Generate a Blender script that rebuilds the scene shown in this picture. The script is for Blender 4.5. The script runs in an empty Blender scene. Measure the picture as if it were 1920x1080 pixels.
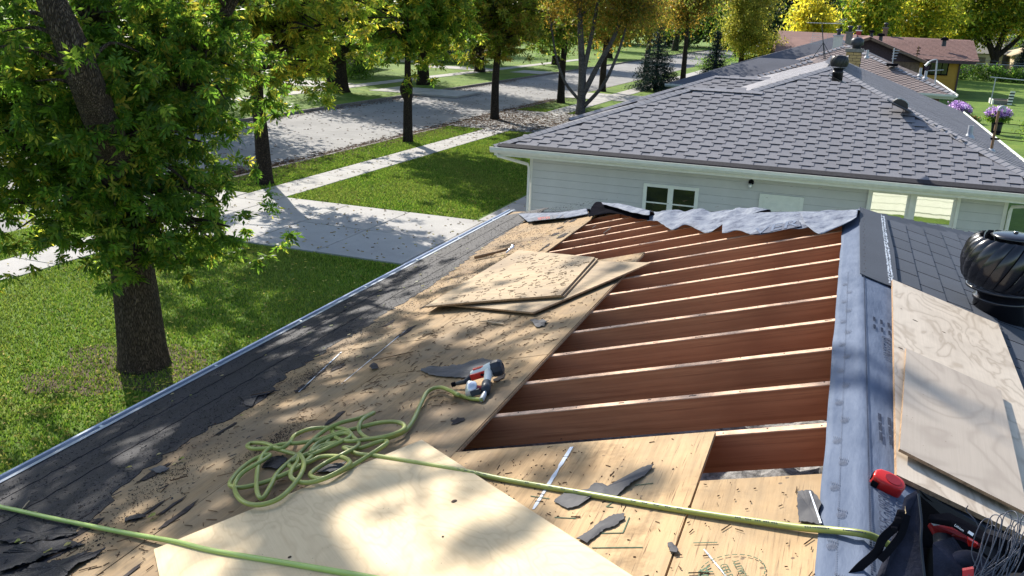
import bpy, math, random
import numpy as np
from mathutils import Vector, Matrix, noise
random.seed(7); RNG = np.random.default_rng(7)
C = bpy.context.scene.collection
SC = bpy.context.scene
# ------------------------------------------------------------------ camera, sky, sun, exposure
GZ = 5.1                                   # height of the lens above the lawn
FPX = 1620.0
pit, rol, yaw = (math.radians(a) for a in (17.5, 1.95, -20.4))
fwd = np.array([math.sin(yaw)*math.cos(pit), math.cos(yaw)*math.cos(pit), -math.sin(pit)])
rgt0 = np.array([math.cos(yaw), -math.sin(yaw), 0.]); up0 = np.cross(rgt0, fwd)
rgt = rgt0*math.cos(rol)+up0*math.sin(rol); upv = -rgt0*math.sin(rol)+up0*math.cos(rol)
CAM = np.array([0., 0., GZ])
cam = bpy.data.cameras.new('camera'); co = bpy.data.objects.new('camera', cam); C.objects.link(co)
cam.lens = FPX/1920*36; cam.sensor_width = 36; cam.clip_start = .05; cam.clip_end = 3000
co.matrix_world = Matrix(((rgt[0], upv[0], -fwd[0], 0), (rgt[1], upv[1], -fwd[1], 0), (rgt[2], upv[2], -fwd[2], GZ), (0, 0, 0, 1)))
SC.camera = co
SUN_EL = math.radians(34); SUN_AZ = math.radians(-47)      # azimuth from +Y towards +X
sdir = Vector((math.sin(SUN_AZ)*math.cos(SUN_EL), math.cos(SUN_AZ)*math.cos(SUN_EL), math.sin(SUN_EL)))
sl = bpy.data.lights.new('sun', 'SUN'); sl.energy = 5.0; sl.angle = math.radians(.53); sl.color = (1, .94, .84)
so = bpy.data.objects.new('sun', sl); C.objects.link(so); so.location = (-30, 30, 40)
so.rotation_euler = sdir.to_track_quat('Z', 'Y').to_euler()
w = bpy.data.worlds.new('World'); SC.world = w; w.use_nodes = True
nt = w.node_tree; bgn = nt.nodes['Background']; sky = nt.nodes.new('ShaderNodeTexSky')
sky.sky_type = 'NISHITA'; sky.sun_disc = False; sky.sun_elevation = SUN_EL; sky.sun_rotation = SUN_AZ
nt.links.new(sky.outputs[0], bgn.inputs[0]); bgn.inputs[1].default_value = .14
vs = SC.view_settings; vs.view_transform = 'Standard'; vs.look = 'None'; vs.gamma = 1; vs.exposure = .78; vs.use_curve_mapping = False
SC.render.engine = 'CYCLES'; cy = SC.cycles
cy.use_denoising = True; cy.max_bounces = 6; cy.diffuse_bounces = 3; cy.glossy_bounces = 2; cy.transmission_bounces = 3; cy.transparent_max_bounces = 4
cy.sample_clamp_indirect = 6

# ------------------------------------------------------------------ geometry helpers
def ray(x, y):
    return rgt*((x-960)/FPX) - upv*((y-540)/FPX) + fwd
def hitZ(x, y, z): d = ray(x, y); return CAM + d*((z-GZ)/d[2])
def hitY(x, y, Y): d = ray(x, y); return CAM + d*(Y/d[1])
def hitP(x, y, p, n): d = ray(x, y); return CAM + d*(np.dot(np.array(p)-CAM, n)/np.dot(d, n))
SL = .305; CS = 1/math.hypot(1, SL); SN = SL*CS
RX, RZ = .19, GZ-1.32                      # our ridge
nW = np.array([-SN, 0, CS]); nE = np.array([SN, 0, CS])
def PW(d, y, h=0.): return np.array([RX-d*CS-h*SN, y, RZ-d*SN+h*CS])
def PE(d, y, h=0.): return np.array([RX+d*CS+h*SN, y, RZ-d*SN+h*CS])
def onW(x, y, h=0.): return hitP(x, y, np.array([RX, 0, RZ])+nW*h, nW)
def onE(x, y, h=0.): return hitP(x, y, np.array([RX, 0, RZ])+nE*h, nE)
def dyW(x, y, h=0.): p = onW(x, y, h); return ((RX-p[0]-h*SN)/CS, p[1])
def dyE(x, y, h=0.): p = onE(x, y, h); return ((p[0]-RX-h*SN)/CS, p[1])

OFF = {}
def off(o): return OFF.get(o.name, np.zeros(3)) if o else np.zeros(3)
def tag(o, label=None, cat=None, group=None, kind=None):
    if label: o['label'] = label
    if cat: o['category'] = cat
    if group: o['group'] = group
    if kind: o['kind'] = kind
    return o
def thing(name, label, cat, loc=(0, 0, 0), group=None):
    o = bpy.data.objects.new(name, None); o.empty_display_size = .1; C.objects.link(o); o.location = loc
    OFF[o.name] = np.array(loc, float); return tag(o, label, cat, group)
class MB:
    def __init__(s): s.v = []; s.f = []; s.m = []; s.cur = 0
    def add(s, vs, fs):
        n = len(s.v); s.v += [tuple(map(float, p)) for p in vs]; s.f += [tuple(i+n for i in f) for f in fs]; s.m += [s.cur]*len(fs); return s
    def frame(s, o, ex, ey, ez, sx, sy, sz):   # box from corner o along unit vectors
        o, ex, ey, ez = (np.array(a, float) for a in (o, ex, ey, ez))
        P = [o+ex*(sx*i)+ey*(sy*j)+ez*(sz*k) for k in (0, 1) for j in (0, 1) for i in (0, 1)]
        return s.add(P, [(0, 2, 3, 1), (4, 5, 7, 6), (0, 1, 5, 4), (2, 6, 7, 3), (0, 4, 6, 2), (1, 3, 7, 5)])
    def box(s, x0, x1, y0, y1, z0, z1): return s.frame((x0, y0, z0), (1, 0, 0), (0, 1, 0), (0, 0, 1), x1-x0, y1-y0, z1-z0)
    def prism(s, poly, vec):
        n = len(poly); vec = np.array(vec, float)
        P = [np.array(p, float) for p in poly]+[np.array(p, float)+vec for p in poly]
        return s.add(P, [tuple(range(n-1, -1, -1)), tuple(range(n, 2*n))]+[(i, (i+1) % n, n+(i+1) % n, n+i) for i in range(n)])
    def tube(s, pts, r, k=8, cap=True):
        pts = [Vector(p) for p in pts]; n = len(pts); rs = r if hasattr(r, '__len__') else [r]*n
        V = []; t0 = (pts[1]-pts[0]).normalized(); a = t0.orthogonal().normalized()
        for i, p in enumerate(pts):
            t = (pts[min(i+1, n-1)]-pts[max(i-1, 0)]).normalized()
            a = (a-t*a.dot(t)); a = a.normalized() if a.length > 1e-6 else t.orthogonal().normalized(); b = t.cross(a)
            for j in range(k):
                q = 2*math.pi*j/k; V.append(p+(a*math.cos(q)+b*math.sin(q))*rs[i])
        F = [(i*k+j, i*k+(j+1) % k, (i+1)*k+(j+1) % k, (i+1)*k+j) for i in range(n-1) for j in range(k)]
        if cap: F += [tuple(range(k-1, -1, -1)), tuple((n-1)*k+j for j in range(k))]
        return s.add(V, F)
    def lathe(s, prof, c=(0, 0, 0), k=24, ax=None):
        c = Vector(c); z = Vector((0, 0, 1) if ax is None else ax).normalized(); a = z.orthogonal().normalized(); b = z.cross(a); V = []
        for r, h in prof:
            for j in range(k): q = 2*math.pi*j/k; V.append(c+z*h+(a*math.cos(q)+b*math.sin(q))*max(r, 1e-4))
        n = len(prof)
        F = [(i*k+j, i*k+(j+1) % k, (i+1)*k+(j+1) % k, (i+1)*k+j) for i in range(n-1) for j in range(k)]
        F += [tuple(range(k-1, -1, -1)), tuple((n-1)*k+j for j in range(k))]
        return s.add(V, F)
    def mesh(s, name, o=np.zeros(3), smooth=False):
        me = bpy.data.meshes.new(name)
        me.from_pydata([(v[0]-o[0], v[1]-o[1], v[2]-o[2]) for v in s.v], [], s.f)
        if smooth: me.polygons.foreach_set('use_smooth', [True]*len(me.polygons))
        if any(s.m): me.polygons.foreach_set('material_index', s.m)
        me.update(); return me
    def build(s, name, mat, parent=None, smooth=False, bevel=0, **kw):
        o0 = off(parent); me = s.mesh(name, o0, smooth)
        for m in (mat if isinstance(mat, (list, tuple)) else [mat]): me.materials.append(m)
        o = bpy.data.objects.new(name, me); C.objects.link(o)
        if parent: o.parent = parent
        OFF[o.name] = o0
        if bevel:
            b = o.modifiers.new('bevel', 'BEVEL'); b.width = bevel; b.segments = 2; b.limit_method = 'ANGLE'
        return tag(o, **kw) if kw else o
def inst(name, me, M, parent=None, **kw):
    o = bpy.data.objects.new(name, me); C.objects.link(o)
    if parent: o.parent = parent
    o0 = off(parent); o.matrix_local = Matrix.Translation(Vector(-o0)) @ M
    return tag(o, **kw) if kw else o
def mat4(o, ex, ey, ez): return Matrix(((ex[0], ey[0], ez[0], o[0]), (ex[1], ey[1], ez[1], o[1]), (ex[2], ey[2], ez[2], o[2]), (0, 0, 0, 1)))
def spline(P, n=6):
    P = [np.array(p, float) for p in P]; Q = [P[0]]+P+[P[-1]]; R = []
    for i in range(1, len(Q)-2):
        a, b, c, d = Q[i-1:i+3]
        for k in range(n):
            t = k/n; R.append(.5*((2*b)+(c-a)*t+(2*a-5*b+4*c-d)*t*t+(3*b-a-3*c+d)*t**3))
    R.append(P[-1]); return R
def ragged(poly, amp, step, seed=0, frame=None):
    """subdivide a (u,v) outline and jitter it"""
    r = random.Random(seed); out = []
    for i, a in enumerate(poly):
        b = poly[(i+1) % len(poly)]; L = math.hypot(b[0]-a[0], b[1]-a[1]); n = max(1, int(L/step))
        for k in range(n):
            t = k/n; out.append((a[0]+(b[0]-a[0])*t+r.uniform(-amp, amp), a[1]+(b[1]-a[1])*t+r.uniform(-amp, amp)))
    return out

# ------------------------------------------------------------------ materials
def L(c): return tuple(c)+(1,) if len(c) == 3 else c
class NM:
    def __init__(s, name, rough=.8, metal=0, spec=.15):
        s.m = bpy.data.materials.new(name); s.m.use_nodes = True; s.t = s.m.node_tree; s.b = s.t.nodes['Principled BSDF']
        s.b.inputs['Roughness'].default_value = rough; s.b.inputs['Metallic'].default_value = metal; s.b.inputs['Specular IOR Level'].default_value = spec
        s.tc = None
    def n(s, ty, **kw):
        n = s.t.nodes.new('ShaderNode'+ty)
        for k, v in kw.items(): setattr(n, k, v)
        return n
    def lk(s, a, b): s.t.links.new(a, b)
    def co(s, scale=(1, 1, 1), rot=(0, 0, 0), src='Object', loc=(0, 0, 0)):
        tc = s.n('TexCoord'); mp = s.n('Mapping'); s.lk(tc.outputs[src], mp.inputs[0])
        mp.inputs['Scale'].default_value = scale; mp.inputs['Rotation'].default_value = rot; mp.inputs['Location'].default_value = loc; return mp.outputs[0]
    def noise(s, v, scale=5, det=4, rough=.55, dist=0):
        n = s.n('TexNoise'); s.lk(v, n.inputs['Vector']); n.inputs['Scale'].default_value = scale; n.inputs['Detail'].default_value = det
        n.inputs['Roughness'].default_value = rough; n.inputs['Distortion'].default_value = dist; return n.outputs['Fac']
    def ramp(s, f, stops):
        r = s.n('ValToRGB'); e = r.color_ramp.elements
        while len(e) < len(stops): e.new(.5)
        for i, (p, c) in enumerate(stops): e[i].position = p; e[i].color = L(c) if hasattr(c, '__len__') else (c, c, c, 1)
        s.lk(f, r.inputs[0]); return r.outputs[0]
    def mix(s, f, a, b, mode='MIX'):
        m = s.n('MixRGB', blend_type=mode)
        for i, v in enumerate((f, a, b)):
            if hasattr(v, 'is_linked') or hasattr(v, 'links'): s.lk(v, m.inputs[i])
            elif i == 0: m.inputs[0].default_value = v
            else: m.inputs[i].default_value = L(v)
        return m.outputs[0]
    def math(s, op, a, b=0.):
        m = s.n('Math', operation=op)
        for i, v in enumerate((a, b)):
            if hasattr(v, 'links'): s.lk(v, m.inputs[i])
            else: m.inputs[i].default_value = v
        return m.outputs[0]
    def col(s, c):
        if hasattr(c, 'links'): s.lk(c, s.b.inputs['Base Color'])
        else: s.b.inputs['Base Color'].default_value = L(c)
        return s
    def bump(s, h, st=.4, d=.01):
        b = s.n('Bump'); b.inputs['Strength'].default_value = st; b.inputs['Distance'].default_value = d; s.lk(h, b.inputs['Height']); s.lk(b.outputs[0], s.b.inputs['Normal']); return s
    def rnd(s): return s.n('ObjectInfo').outputs['Random']
def simple(name, c, rough=.7, metal=0, var=.25, sc=8, spec=.2, bump=0):
    m = NM(name, rough, metal, spec); v = m.co(); f = m.noise(v, sc, 5)
    m.col(m.ramp(f, [(.3, tuple(x*(1-var) for x in c)), (.7, tuple(min(1, x*(1+var)) for x in c))]))
    if bump: m.bump(m.noise(v, sc*6, 4), .5, bump)
    return m.m

def plywood(name, base, streak, stain, stain_amt=.55, aged=True, seed=0, ax=1):
    m = NM(name, .75); v = m.co(loc=(seed, seed*1.7, 0)); g = m.co((26, 1.1, 26) if ax else (1.1, 26, 26), loc=(seed, seed, 0)); g2 = m.co((90, 3, 90) if ax else (3, 90, 90))
    a = m.noise(g, 1.6, 6, .6, .6); fine = m.noise(g2, 2, 4)
    c = m.ramp(a, [(.3, tuple(x*.72 for x in base)), (.5, base), (.72, tuple(min(1, x*1.18) for x in base))])
    chk = m.ramp(fine, [(.60, 0), (.69, 1)]); c = m.mix(m.math('MULTIPLY', chk, .8 if aged else .15), c, streak)
    big = m.noise(v, 1.3, 5, .62); st = m.ramp(big, [(.46, 0), (.66, stain_amt)]); c = m.mix(st, c, stain)
    big2 = m.noise(m.co(loc=(9+seed, 3, 1)), 3.6, 6, .7); c = m.mix(m.ramp(big2, [(.56, 0), (.72, stain_amt*.8)]), c, tuple(x*.45 for x in stain))
    vo = m.n('TexVoronoi', feature='F1'); m.lk(m.co((1, 1, 1)), vo.inputs['Vector']); vo.inputs['Scale'].default_value = 17
    sp = m.ramp(vo.outputs['Distance'], [(.09, 1), (.13, 0)]); gate = m.ramp(m.noise(v, 9, 2), [(.52, 0), (.56, 1)])
    c = m.mix(m.math('MULTIPLY', sp, m.math('MULTIPLY', gate, .85 if aged else .0)), c, (.05, .035, .03))
    gw = m.ramp(m.noise(m.co((1, .6, 1), loc=(2, 7+seed, 0)), 1.9, 6, .7), [(.42, 0), (.68, .5 if aged else 0)]); c = m.mix(gw, c, (.27, .23, .165))
    r = m.rnd(); c = m.mix(m.math('MULTIPLY', r, .22), c, tuple(x*.55 for x in base))
    m.col(c); m.bump(m.math('ADD', m.math('MULTIPLY', fine, .7), a), .5, .002); return m.m
def newply(name, base, dark, sc=1.0, knots=0., con=1., rings=15.):
    m = NM(name, .6); v = m.co((.9*sc, 2.0*sc, 1)); n = m.noise(v, 1.0, 3, .5, 1.1)
    bands = m.math('FRACT', m.math('MULTIPLY', n, rings)); tri = m.math('ABSOLUTE', m.math('SUBTRACT', bands, .5))
    c = m.mix(con, base, m.ramp(tri, [(.02, dark), (.22, base), (.5, tuple(min(1, x*1.05) for x in base))]))
    f = m.noise(m.co((2, 70, 70)), 2, 3); c = m.mix(m.ramp(f, [(.35, .0), (.7, .22)]), c, dark)
    s = m.noise(m.co((1, 1, 1), loc=(3, 1, 0)), 2.2, 5, .65); c = m.mix(m.ramp(s, [(.5, 0), (.75, .35)]), c, tuple(x*.66 for x in dark))
    vo = m.n('TexVoronoi'); m.lk(m.co(), vo.inputs['Vector']); vo.inputs['Scale'].default_value = 30
    c = m.mix(m.math('MULTIPLY', m.ramp(vo.outputs['Distance'], [(.05, 1), (.08, 0)]), m.ramp(m.noise(m.co(), 5, 2), [(.55, 0), (.6, .7)])), c, (.12, .08, .05))
    m.col(c); m.bump(f, .25, .001); return m.m
M = {}
M['residue'] = simple('tar_residue', (.035, .028, .028), .9, var=.6, sc=30)
M['deck'] = plywood('weathered_plywood', (.34, .225, .115), (.06, .036, .024), (.125, .08, .048), .85)
M['deck2'] = plywood('weathered_plywood_near', (.50, .335, .175), (.10, .055, .03), (.20, .12, .055), .75, seed=4)
M['oldply'] = plywood('grey_old_plywood', (.46, .34, .21), (.12, .085, .06), (.17, .13, .10), .6, seed=8, ax=0)
M['plyedge'] = simple('plywood_edge', (.33, .21, .12), .8, var=.4, sc=60)
M['newply'] = newply('new_plywood', (.68, .53, .325), (.48, .34, .19), 1.1, 0, .32)
M['knotply'] = newply('pine_plywood', (.60, .51, .41), (.42, .34, .26), 2.0, 0, .8, 7.)
M['greyply'] = newply('silvered_plywood', (.46, .39, .32), (.34, .28, .23), .7, 0, .5)
m = NM('rafter_fir', .7); g = m.co((.5, 14, 14)); f = m.noise(g, 2.2, 6, .6, .5)
m.col(m.mix(m.ramp(m.noise(m.co((1, 3, 3)), 2.4, 4), [(.35, 0), (.75, .75)]), m.ramp(f, [(.3, (.42, .175, .085)), (.55, (.54, .235, .115)), (.75, (.62, .30, .15))]), (.33, .13, .065)))
vo = m.n('TexVoronoi', feature='F1'); m.lk(m.co((2.1, 6, 9)), vo.inputs['Vector']); vo.inputs['Scale'].default_value = .8
kn = m.ramp(vo.outputs['Distance'], [(.07, 1), (.13, 0)]); c0_ = m.b.inputs['Base Color'].links[0].from_socket; m.col(m.mix(m.math('MULTIPLY', kn, .85), c0_, (.075, .024, .012)))
w2 = m.ramp(m.noise(m.co((.7, 9, 30)), 2, 5, .7), [(.5, 0), (.62, .55)]); c0_ = m.b.inputs['Base Color'].links[0].from_socket; m.col(m.mix(w2, c0_, (.27, .10, .05)))
m.bump(f, .3, .003); M['rafter'] = m.m
M['rafter_top'] = simple('sunlit_rafter_top', (.66, .43, .29), .75, var=.3, sc=22)  # same fir made paler: sunlight on the tops is put into the colour
m = NM('roofing_felt_grit', .7, spec=.25); v = m.co(); a = m.noise(v, 140, 3, .7); b = m.noise(m.co((5, 1.3, 5)), 1.6, 6, .65)
vo = m.n('TexVoronoi'); m.lk(v, vo.inputs['Vector']); vo.inputs['Scale'].default_value = 240
c = m.mix(m.ramp(b, [(.35, 0), (.7, 1)]), (.008, .008, .012), (.024, .023, .030)); c = m.mix(m.ramp(vo.outputs['Color'], [(.75, 0), (.9, .5)]), c, (.12, .115, .13))
m.col(c); m.bump(m.math('ADD', a, m.math('MULTIPLY', b, 3)), .8, .005); M['felt'] = m.m
m = NM('felt_paper', .7); m.col(m.ramp(m.noise(m.co(), 9, 5), [(.3, (.055, .055, .06)), (.75, (.13, .125, .125))])); m.bump(m.noise(m.co(), 14, 4), .6, .006); M['scrap'] = m.m
def shingle(name, c1, c2, sc=150, rough=.85):
    m = NM(name, rough, spec=.15); v = m.co(); r = m.rnd(); n = m.noise(v, sc, 2, .8)
    c = m.mix(n, c1, c2); c = m.mix(m.math('MULTIPLY', r, .22), c, tuple(x*.55 for x in c1)); c = m.mix(m.ramp(m.noise(m.co(src='Object'), 1.2, 5), [(.4, 0), (.7, .3)]), c, tuple(x*.6 for x in c1))
    m.col(c); m.bump(n, .5, .004); return m.m
M['sh_blue'] = shingle('slate_blue_shingle', (.060, .068, .085), (.105, .118, .145))
M['sh_grey'] = shingle('grey_lock_shingle', (.155, .152, .168), (.27, .265, .285), 40)
M['sh_edge'] = simple('shingle_cut_edge', (.022, .02, .024), .9, sc=20)
M['sh_base'] = simple('shingle_underlayer', (.035, .033, .037), .9, sc=20)
M['sh_cap'] = shingle('cap_and_sunlit_shingle', (.22, .215, .23), (.36, .35, .37), 60)
M['sh_tan'] = shingle('tan_shingle', (.21, .165, .15), (.36, .29, .27), 30)
M['sh_dark'] = shingle('dark_blue_shingle', (.07, .075, .095), (.13, .135, .16), 30)
M['sh_brown'] = shingle('red_brown_shingle', (.17, .095, .08), (.29, .175, .15), 25)
m = NM('grey_membrane', .75, spec=.15); v = m.co(); f = m.noise(m.co((3, 1.2, 3)), 3, 5, .6)
m.col(m.ramp(f, [(.3, (.075, .10, .155)), (.7, (.13, .16, .225))])); m.bump(m.noise(m.co((4, 1, 4)), 6, 4), .5, .012); M['memb'] = m.m
m = NM('pale_torn_membrane', .75, spec=.15); f = m.noise(m.co((3, 2, 3)), 3.5, 6, .65)
m.col(m.ramp(f, [(.32, (.035, .045, .08)), (.44, (.12, .14, .19)), (.72, (.24, .265, .31))])); m.bump(m.noise(m.co((5, 5, 5)), 5, 5), .6, .02); M['memb2'] = m.m  # darkest ramp tones paint the shade of folds into the colour
M['memb_dark'] = simple('membrane_underside', (.07, .085, .13), .5, var=.3, sc=6)
M['print'] = simple('dark_blue_print', (.055, .065, .10), .6, var=.3)
M['print_green'] = simple('green_stamp_ink', (.10, .15, .09), .8, var=.3, sc=60)
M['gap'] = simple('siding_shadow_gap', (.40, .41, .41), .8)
M['black'] = simple('black_felt', (.010, .010, .013), 1, var=.3, spec=0)
M['blk_metal'] = simple('black_painted_metal', (.010, .010, .014), .22, 0, .2, spec=.7)
M['galv'] = simple('galvanised_metal', (.42, .44, .47), .6, .3, .15)
M['blk_matt'] = simple('black_vent_paint', (.012, .012, .016), .5, 0, .2, spec=.5)
M['alu'] = simple('sky_tinted_gutter_paint', (.42, .47, .56), .3, .3, .15, sc=3)  # white gutter paint with the blue sky reflection put into its colour
M['white'] = simple('white_paint', (.72, .74, .68), .5, var=.06)
M['trim'] = simple('cream_green_trim', (.72, .71, .655), .5, var=.06)
M['siding'] = simple('grey_green_siding', (.53, .53, .525), .55, var=.05, sc=3)
M['cream'] = simple('cream_siding', (.76, .75, .66), .6, var=.05)
M['yellow'] = simple('mustard_siding', (.50, .29, .055), .7, var=.12, sc=3)
M['purple'] = simple('dark_brown_gable', (.085, .055, .06), .75, var=.2)
M['brownwall'] = simple('brown_board_wall', (.20, .13, .09), .8, var=.3)
M['offwhite'] = simple('off_white_render', (.62, .62, .55), .8, var=.08)
M['tanwall'] = simple('tan_wall', (.52, .42, .28), .8, var=.08)
M['door_grey'] = simple('grey_garage_door', (.42, .46, .52), .6, var=.05)
M['brick'] = simple('buff_brick', (.42, .30, .14), .9, var=.25, sc=25)
M['mortar'] = simple('dark_mortar', (.10, .085, .07), .95)
M['cap'] = simple('concrete_cap', (.20, .19, .17), .9)
M['hose'] = simple('olive_green_hose', (.30, .33, .075), .38, var=.25, sc=5, spec=.5)
M['hose2'] = simple('bright_green_hose', (.36, .50, .12), .38, var=.12, sc=5, spec=.5)
M['red'] = simple('red_plastic', (.60, .018, .012), .3, var=.08, spec=.6)
M['dred'] = simple('dark_red_plastic', (.30, .012, .015), .35, var=.1, spec=.6)
M['dgrey'] = simple('dark_grey_plastic', (.045, .05, .06), .4, var=.2)
M['silver'] = simple('cast_silver', (.72, .72, .74), .3, .5, .1)
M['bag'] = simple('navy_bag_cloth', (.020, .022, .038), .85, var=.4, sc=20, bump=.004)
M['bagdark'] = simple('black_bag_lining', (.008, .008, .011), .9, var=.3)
M['wire'] = simple('grey_wire', (.085, .09, .115), .4, .2, .2)
M['wood'] = simple('hammer_handle_wood', (.22, .13, .07), .7, var=.35, sc=30)
M['splinter'] = simple('wood_splinter', (.12, .065, .035), .8, var=.7, sc=15)
M['nail'] = simple('rusty_nail', (.06, .04, .035), .6, .4, .4)
M['dirt'] = simple('black_grit', (.03, .026, .026), .95, var=.5, sc=80)
M['insul'] = simple('grey_loose_insulation', (.30, .29, .28), 1, var=.6, sc=26, bump=.03)
M['dotwhite'] = simple('white_adhesive', (.62, .66, .72), .5)
M['ink_white'] = simple('pale_blue_print', (.20, .25, .36), .6)
M['redink'] = simple('red_print', (.5, .06, .04), .6)
M['knot'] = simple('dark_knot', (.05, .03, .02), .8)
def glass(name, tint, metal, rough=.06):
    m = NM(name, rough, metal, .8); m.col(tint); v = m.noise(m.co((1, 1, .35)), 2.2, 2); m.bump(v, .06, .05); return m.m
M['glass'] = glass('dark_window_glass', (.012, .016, .016), 0)
M['mirror'] = glass('reflecting_window_glass', (.60, .62, .59), .96, .02)
# ground materials
m = NM('lawn_grass', .9, spec=.2); v = m.co(); a = m.noise(v, .45, 5, .6); b = m.noise(v, 9, 5, .7); c_ = m.noise(v, 46, 3, .7)
c = m.ramp(a, [(.35, (.070, .135, .018)), (.55, (.13, .22, .026)), (.72, (.24, .29, .05))])
c = m.mix(m.ramp(b, [(.4, 0), (.7, .5)]), c, (.045, .09, .014)); c = m.mix(m.ramp(c_, [(.45, 0), (.7, .55)]), c, (.25, .32, .06))
m.col(c); m.bump(m.math('ADD', b, c_), .7, .04); M['grass'] = m.m
m = NM('grass_blade', .6, spec=.3); at = m.n('Attribute', attribute_name='Col'); m.col(at.outputs['Color']); m.b.inputs['Roughness'].default_value = .7
tr = m.n('BsdfTranslucent'); m.lk(at.outputs['Color'], tr.inputs[0]); mx = m.n('MixShader'); mx.inputs[0].default_value = .4
m.lk(m.b.outputs[0], mx.inputs[1]); m.lk(tr.outputs[0], mx.inputs[2]); m.lk(mx.outputs[0], m.t.nodes['Material Output'].inputs[0]); M['blade'] = m.m
m = NM('street_concrete', .85); v = m.co(); a = m.noise(v, .35, 6, .65); b = m.noise(v, 24, 4, .75)
m.col(m.mix(m.ramp(b, [(.35, 0), (.75, .45)]), m.ramp(a, [(.35, (.23, .225, .22)), (.7, (.35, .34, .33))]), (.15, .145, .145))); m.bump(b, .4, .006); M['road'] = m.m
m = NM('pale_concrete', .85); v = m.co(); a = m.noise(v, .6, 6, .65); b = m.noise(v, 30, 4, .7)
m.col(m.mix(m.ramp(b, [(.4, 0), (.8, .35)]), m.ramp(a, [(.35, (.36, .345, .33)), (.7, (.50, .485, .46))]), (.2, .19, .18))); m.bump(b, .3, .004); M['conc'] = m.m
M['curb'] = simple('curb_concrete', (.20, .18, .165), .9, var=.3, sc=6)
M['soil'] = simple('bare_soil', (.10, .075, .05), 1, var=.5, sc=20)
def bark(name, c1, c2, sc=(9, 9, 1.6), bd=.05):
    m = NM(name, .95, spec=.2); v = m.co(sc); a = m.noise(v, 1.5, 6, .7, .4); vo = m.n('TexVoronoi', feature='DISTANCE_TO_EDGE'); m.lk(m.co((sc[0]*1.5, sc[1]*1.5, sc[2]*1.4)), vo.inputs['Vector'])
    e = m.ramp(vo.outputs['Distance'], [(0, 0), (.25, 1)]); c = m.mix(e, tuple(x*.4 for x in c1), m.mix(m.ramp(a, [(.35, 0), (.7, 1)]), c1, c2)); m.col(c)
    m.bump(m.math('ADD', m.math('MULTIPLY', e, .7), a), 1, bd); return m.m
M['bark'] = bark('ash_bark', (.085, .063, .047), (.24, .185, .14)); M['bark2'] = bark('dark_bark', (.045, .035, .028), (.11, .085, .065), (6, 6, 2))
M['birch'] = bark('birch_bark', (.10, .095, .09), (.26, .25, .24), (2, 2, 7), .01)
def leafmat(name, tl=.5, rough=.45):
    m = NM(name, rough, spec=.25); at = m.n('Attribute', attribute_name='Col'); m.col(at.outputs['Color'])
    hs = m.n('HueSaturation'); m.lk(at.outputs['Color'], hs.inputs['Color']); hs.inputs['Value'].default_value = 2.7; hs.inputs['Saturation'].default_value = 1.02; hs.inputs['Hue'].default_value = .492
    tr = m.n('BsdfTranslucent'); m.lk(hs.outputs[0], tr.inputs[0]); mx = m.n('MixShader'); mx.inputs[0].default_value = tl
    m.lk(m.b.outputs[0], mx.inputs[1]); m.lk(tr.outputs[0], mx.inputs[2]); m.lk(mx.outputs[0], m.t.nodes['Material Output'].inputs[0]); return m.m
M['litter'] = leafmat('litter', .1, .9); M['leaf'] = leafmat('leaf', .55); M['needle'] = leafmat('needle', .1, .6)
# ------------------------------------------------------------------ ground
def sheet(name, x0, x1, y0, y1, z, mat, th=.3, **kw):
    return MB().box(x0, x1, y0, y1, z-th, z).build(name, mat, **kw)
sheet('lawn', -17.5, 700, -300, 900, 0, M['grass'], kind='structure')
sheet('far_lawn', -700, -26.7, -300, 900, 0, M['grass'], kind='structure')
sheet('street', -26.58, -17.62, -300, 900, -.13, M['road'], .17, kind='structure')
def curb(x0, gaps):
    r = thing('curb', None, None); r['kind'] = 'structure'; y = -20.
    stone = MB().box(0, .14, 0, 2.99, -.3, .012).mesh('curb_stone'); stone.materials.append(M['curb'])
    while y < 170:
        if not any(a-1.5 < y+1.5 < b+.5 for a, b in gaps): inst('curb_stone', stone, Matrix.Translation((x0, y, 0)), r)
        y += 3
curb(-17.63, [(15.4, 20.4), (37.5, 46), (56, 61)]); curb(-26.71, [(52, 56)])
def slabs(name, rects, mat, z=.022):
    r = thing(name, None, None); r['kind'] = 'structure'; g = .014
    for x0, x1, y0, y1 in rects:
        me = MB().box(g, x1-x0-g, g, y1-y0-g, -.1, z).mesh('slab'); me.materials.append(mat)
        o = inst('slab', me, Matrix.Translation((x0, y0, random.uniform(-.003, .003))) @ Matrix.Rotation(random.uniform(-.001, .001), 4, 'X'), r)
    return r
ys = [y for y in np.arange(4, 100, 1.4)]
slabs('sidewalk', [(-15.6, -14.4, y, y+1.4) for y in ys], M['conc'])
dr = [(a, b, c, d) for a, b in ((-17.6, -15.62), (-14.38, -12.3), (-12.3, -10.45), (-10.45, -8.3)) for c, d in ((15.6, 17.85), (17.85, 20.1))]
dr += [(-8.3, -6.7, 15.6, 17.85), (-8.3, -6.7, 17.85, 20.1)]+[(x, x+2.2, 15.6, 18.2) for x in (-6.7, -4.5, -2.3, -.1)]
slabs('driveway', dr, M['conc'], .03)
slabs('garden_path', [(-8.5, -7.4, y, y+1.2) for y in np.arange(20.15, 28, 1.2)], M['conc'], .025)
slabs('second_driveway', [(x, x+2.3, y, y+2.9) for x in (-17.6, -14.38, -12.0) for y in (37.6, 40.5, 43.4)], M['road'], .03)
slabs('third_driveway', [(x, x+3, y, y+2.4) for x in (-17.6, -14.3, -11.2) for y in (56, 58.4)], M['conc'], .03)
slabs('far_sidewalk', [(-33.2, -31.9, y, y+2.8) for y in np.arange(20, 110, 2.8)], M['conc'])
slabs('far_driveway', [(x, x+3.2, y, y+2.1) for x in (-30, -36.8, -40, -43.2, -26.7-0) for y in (51.8, 53.9)]+[(x, x+3.2, 78, 82) for x in (-30, -36.8, -40)], M['conc'], .02)

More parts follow.
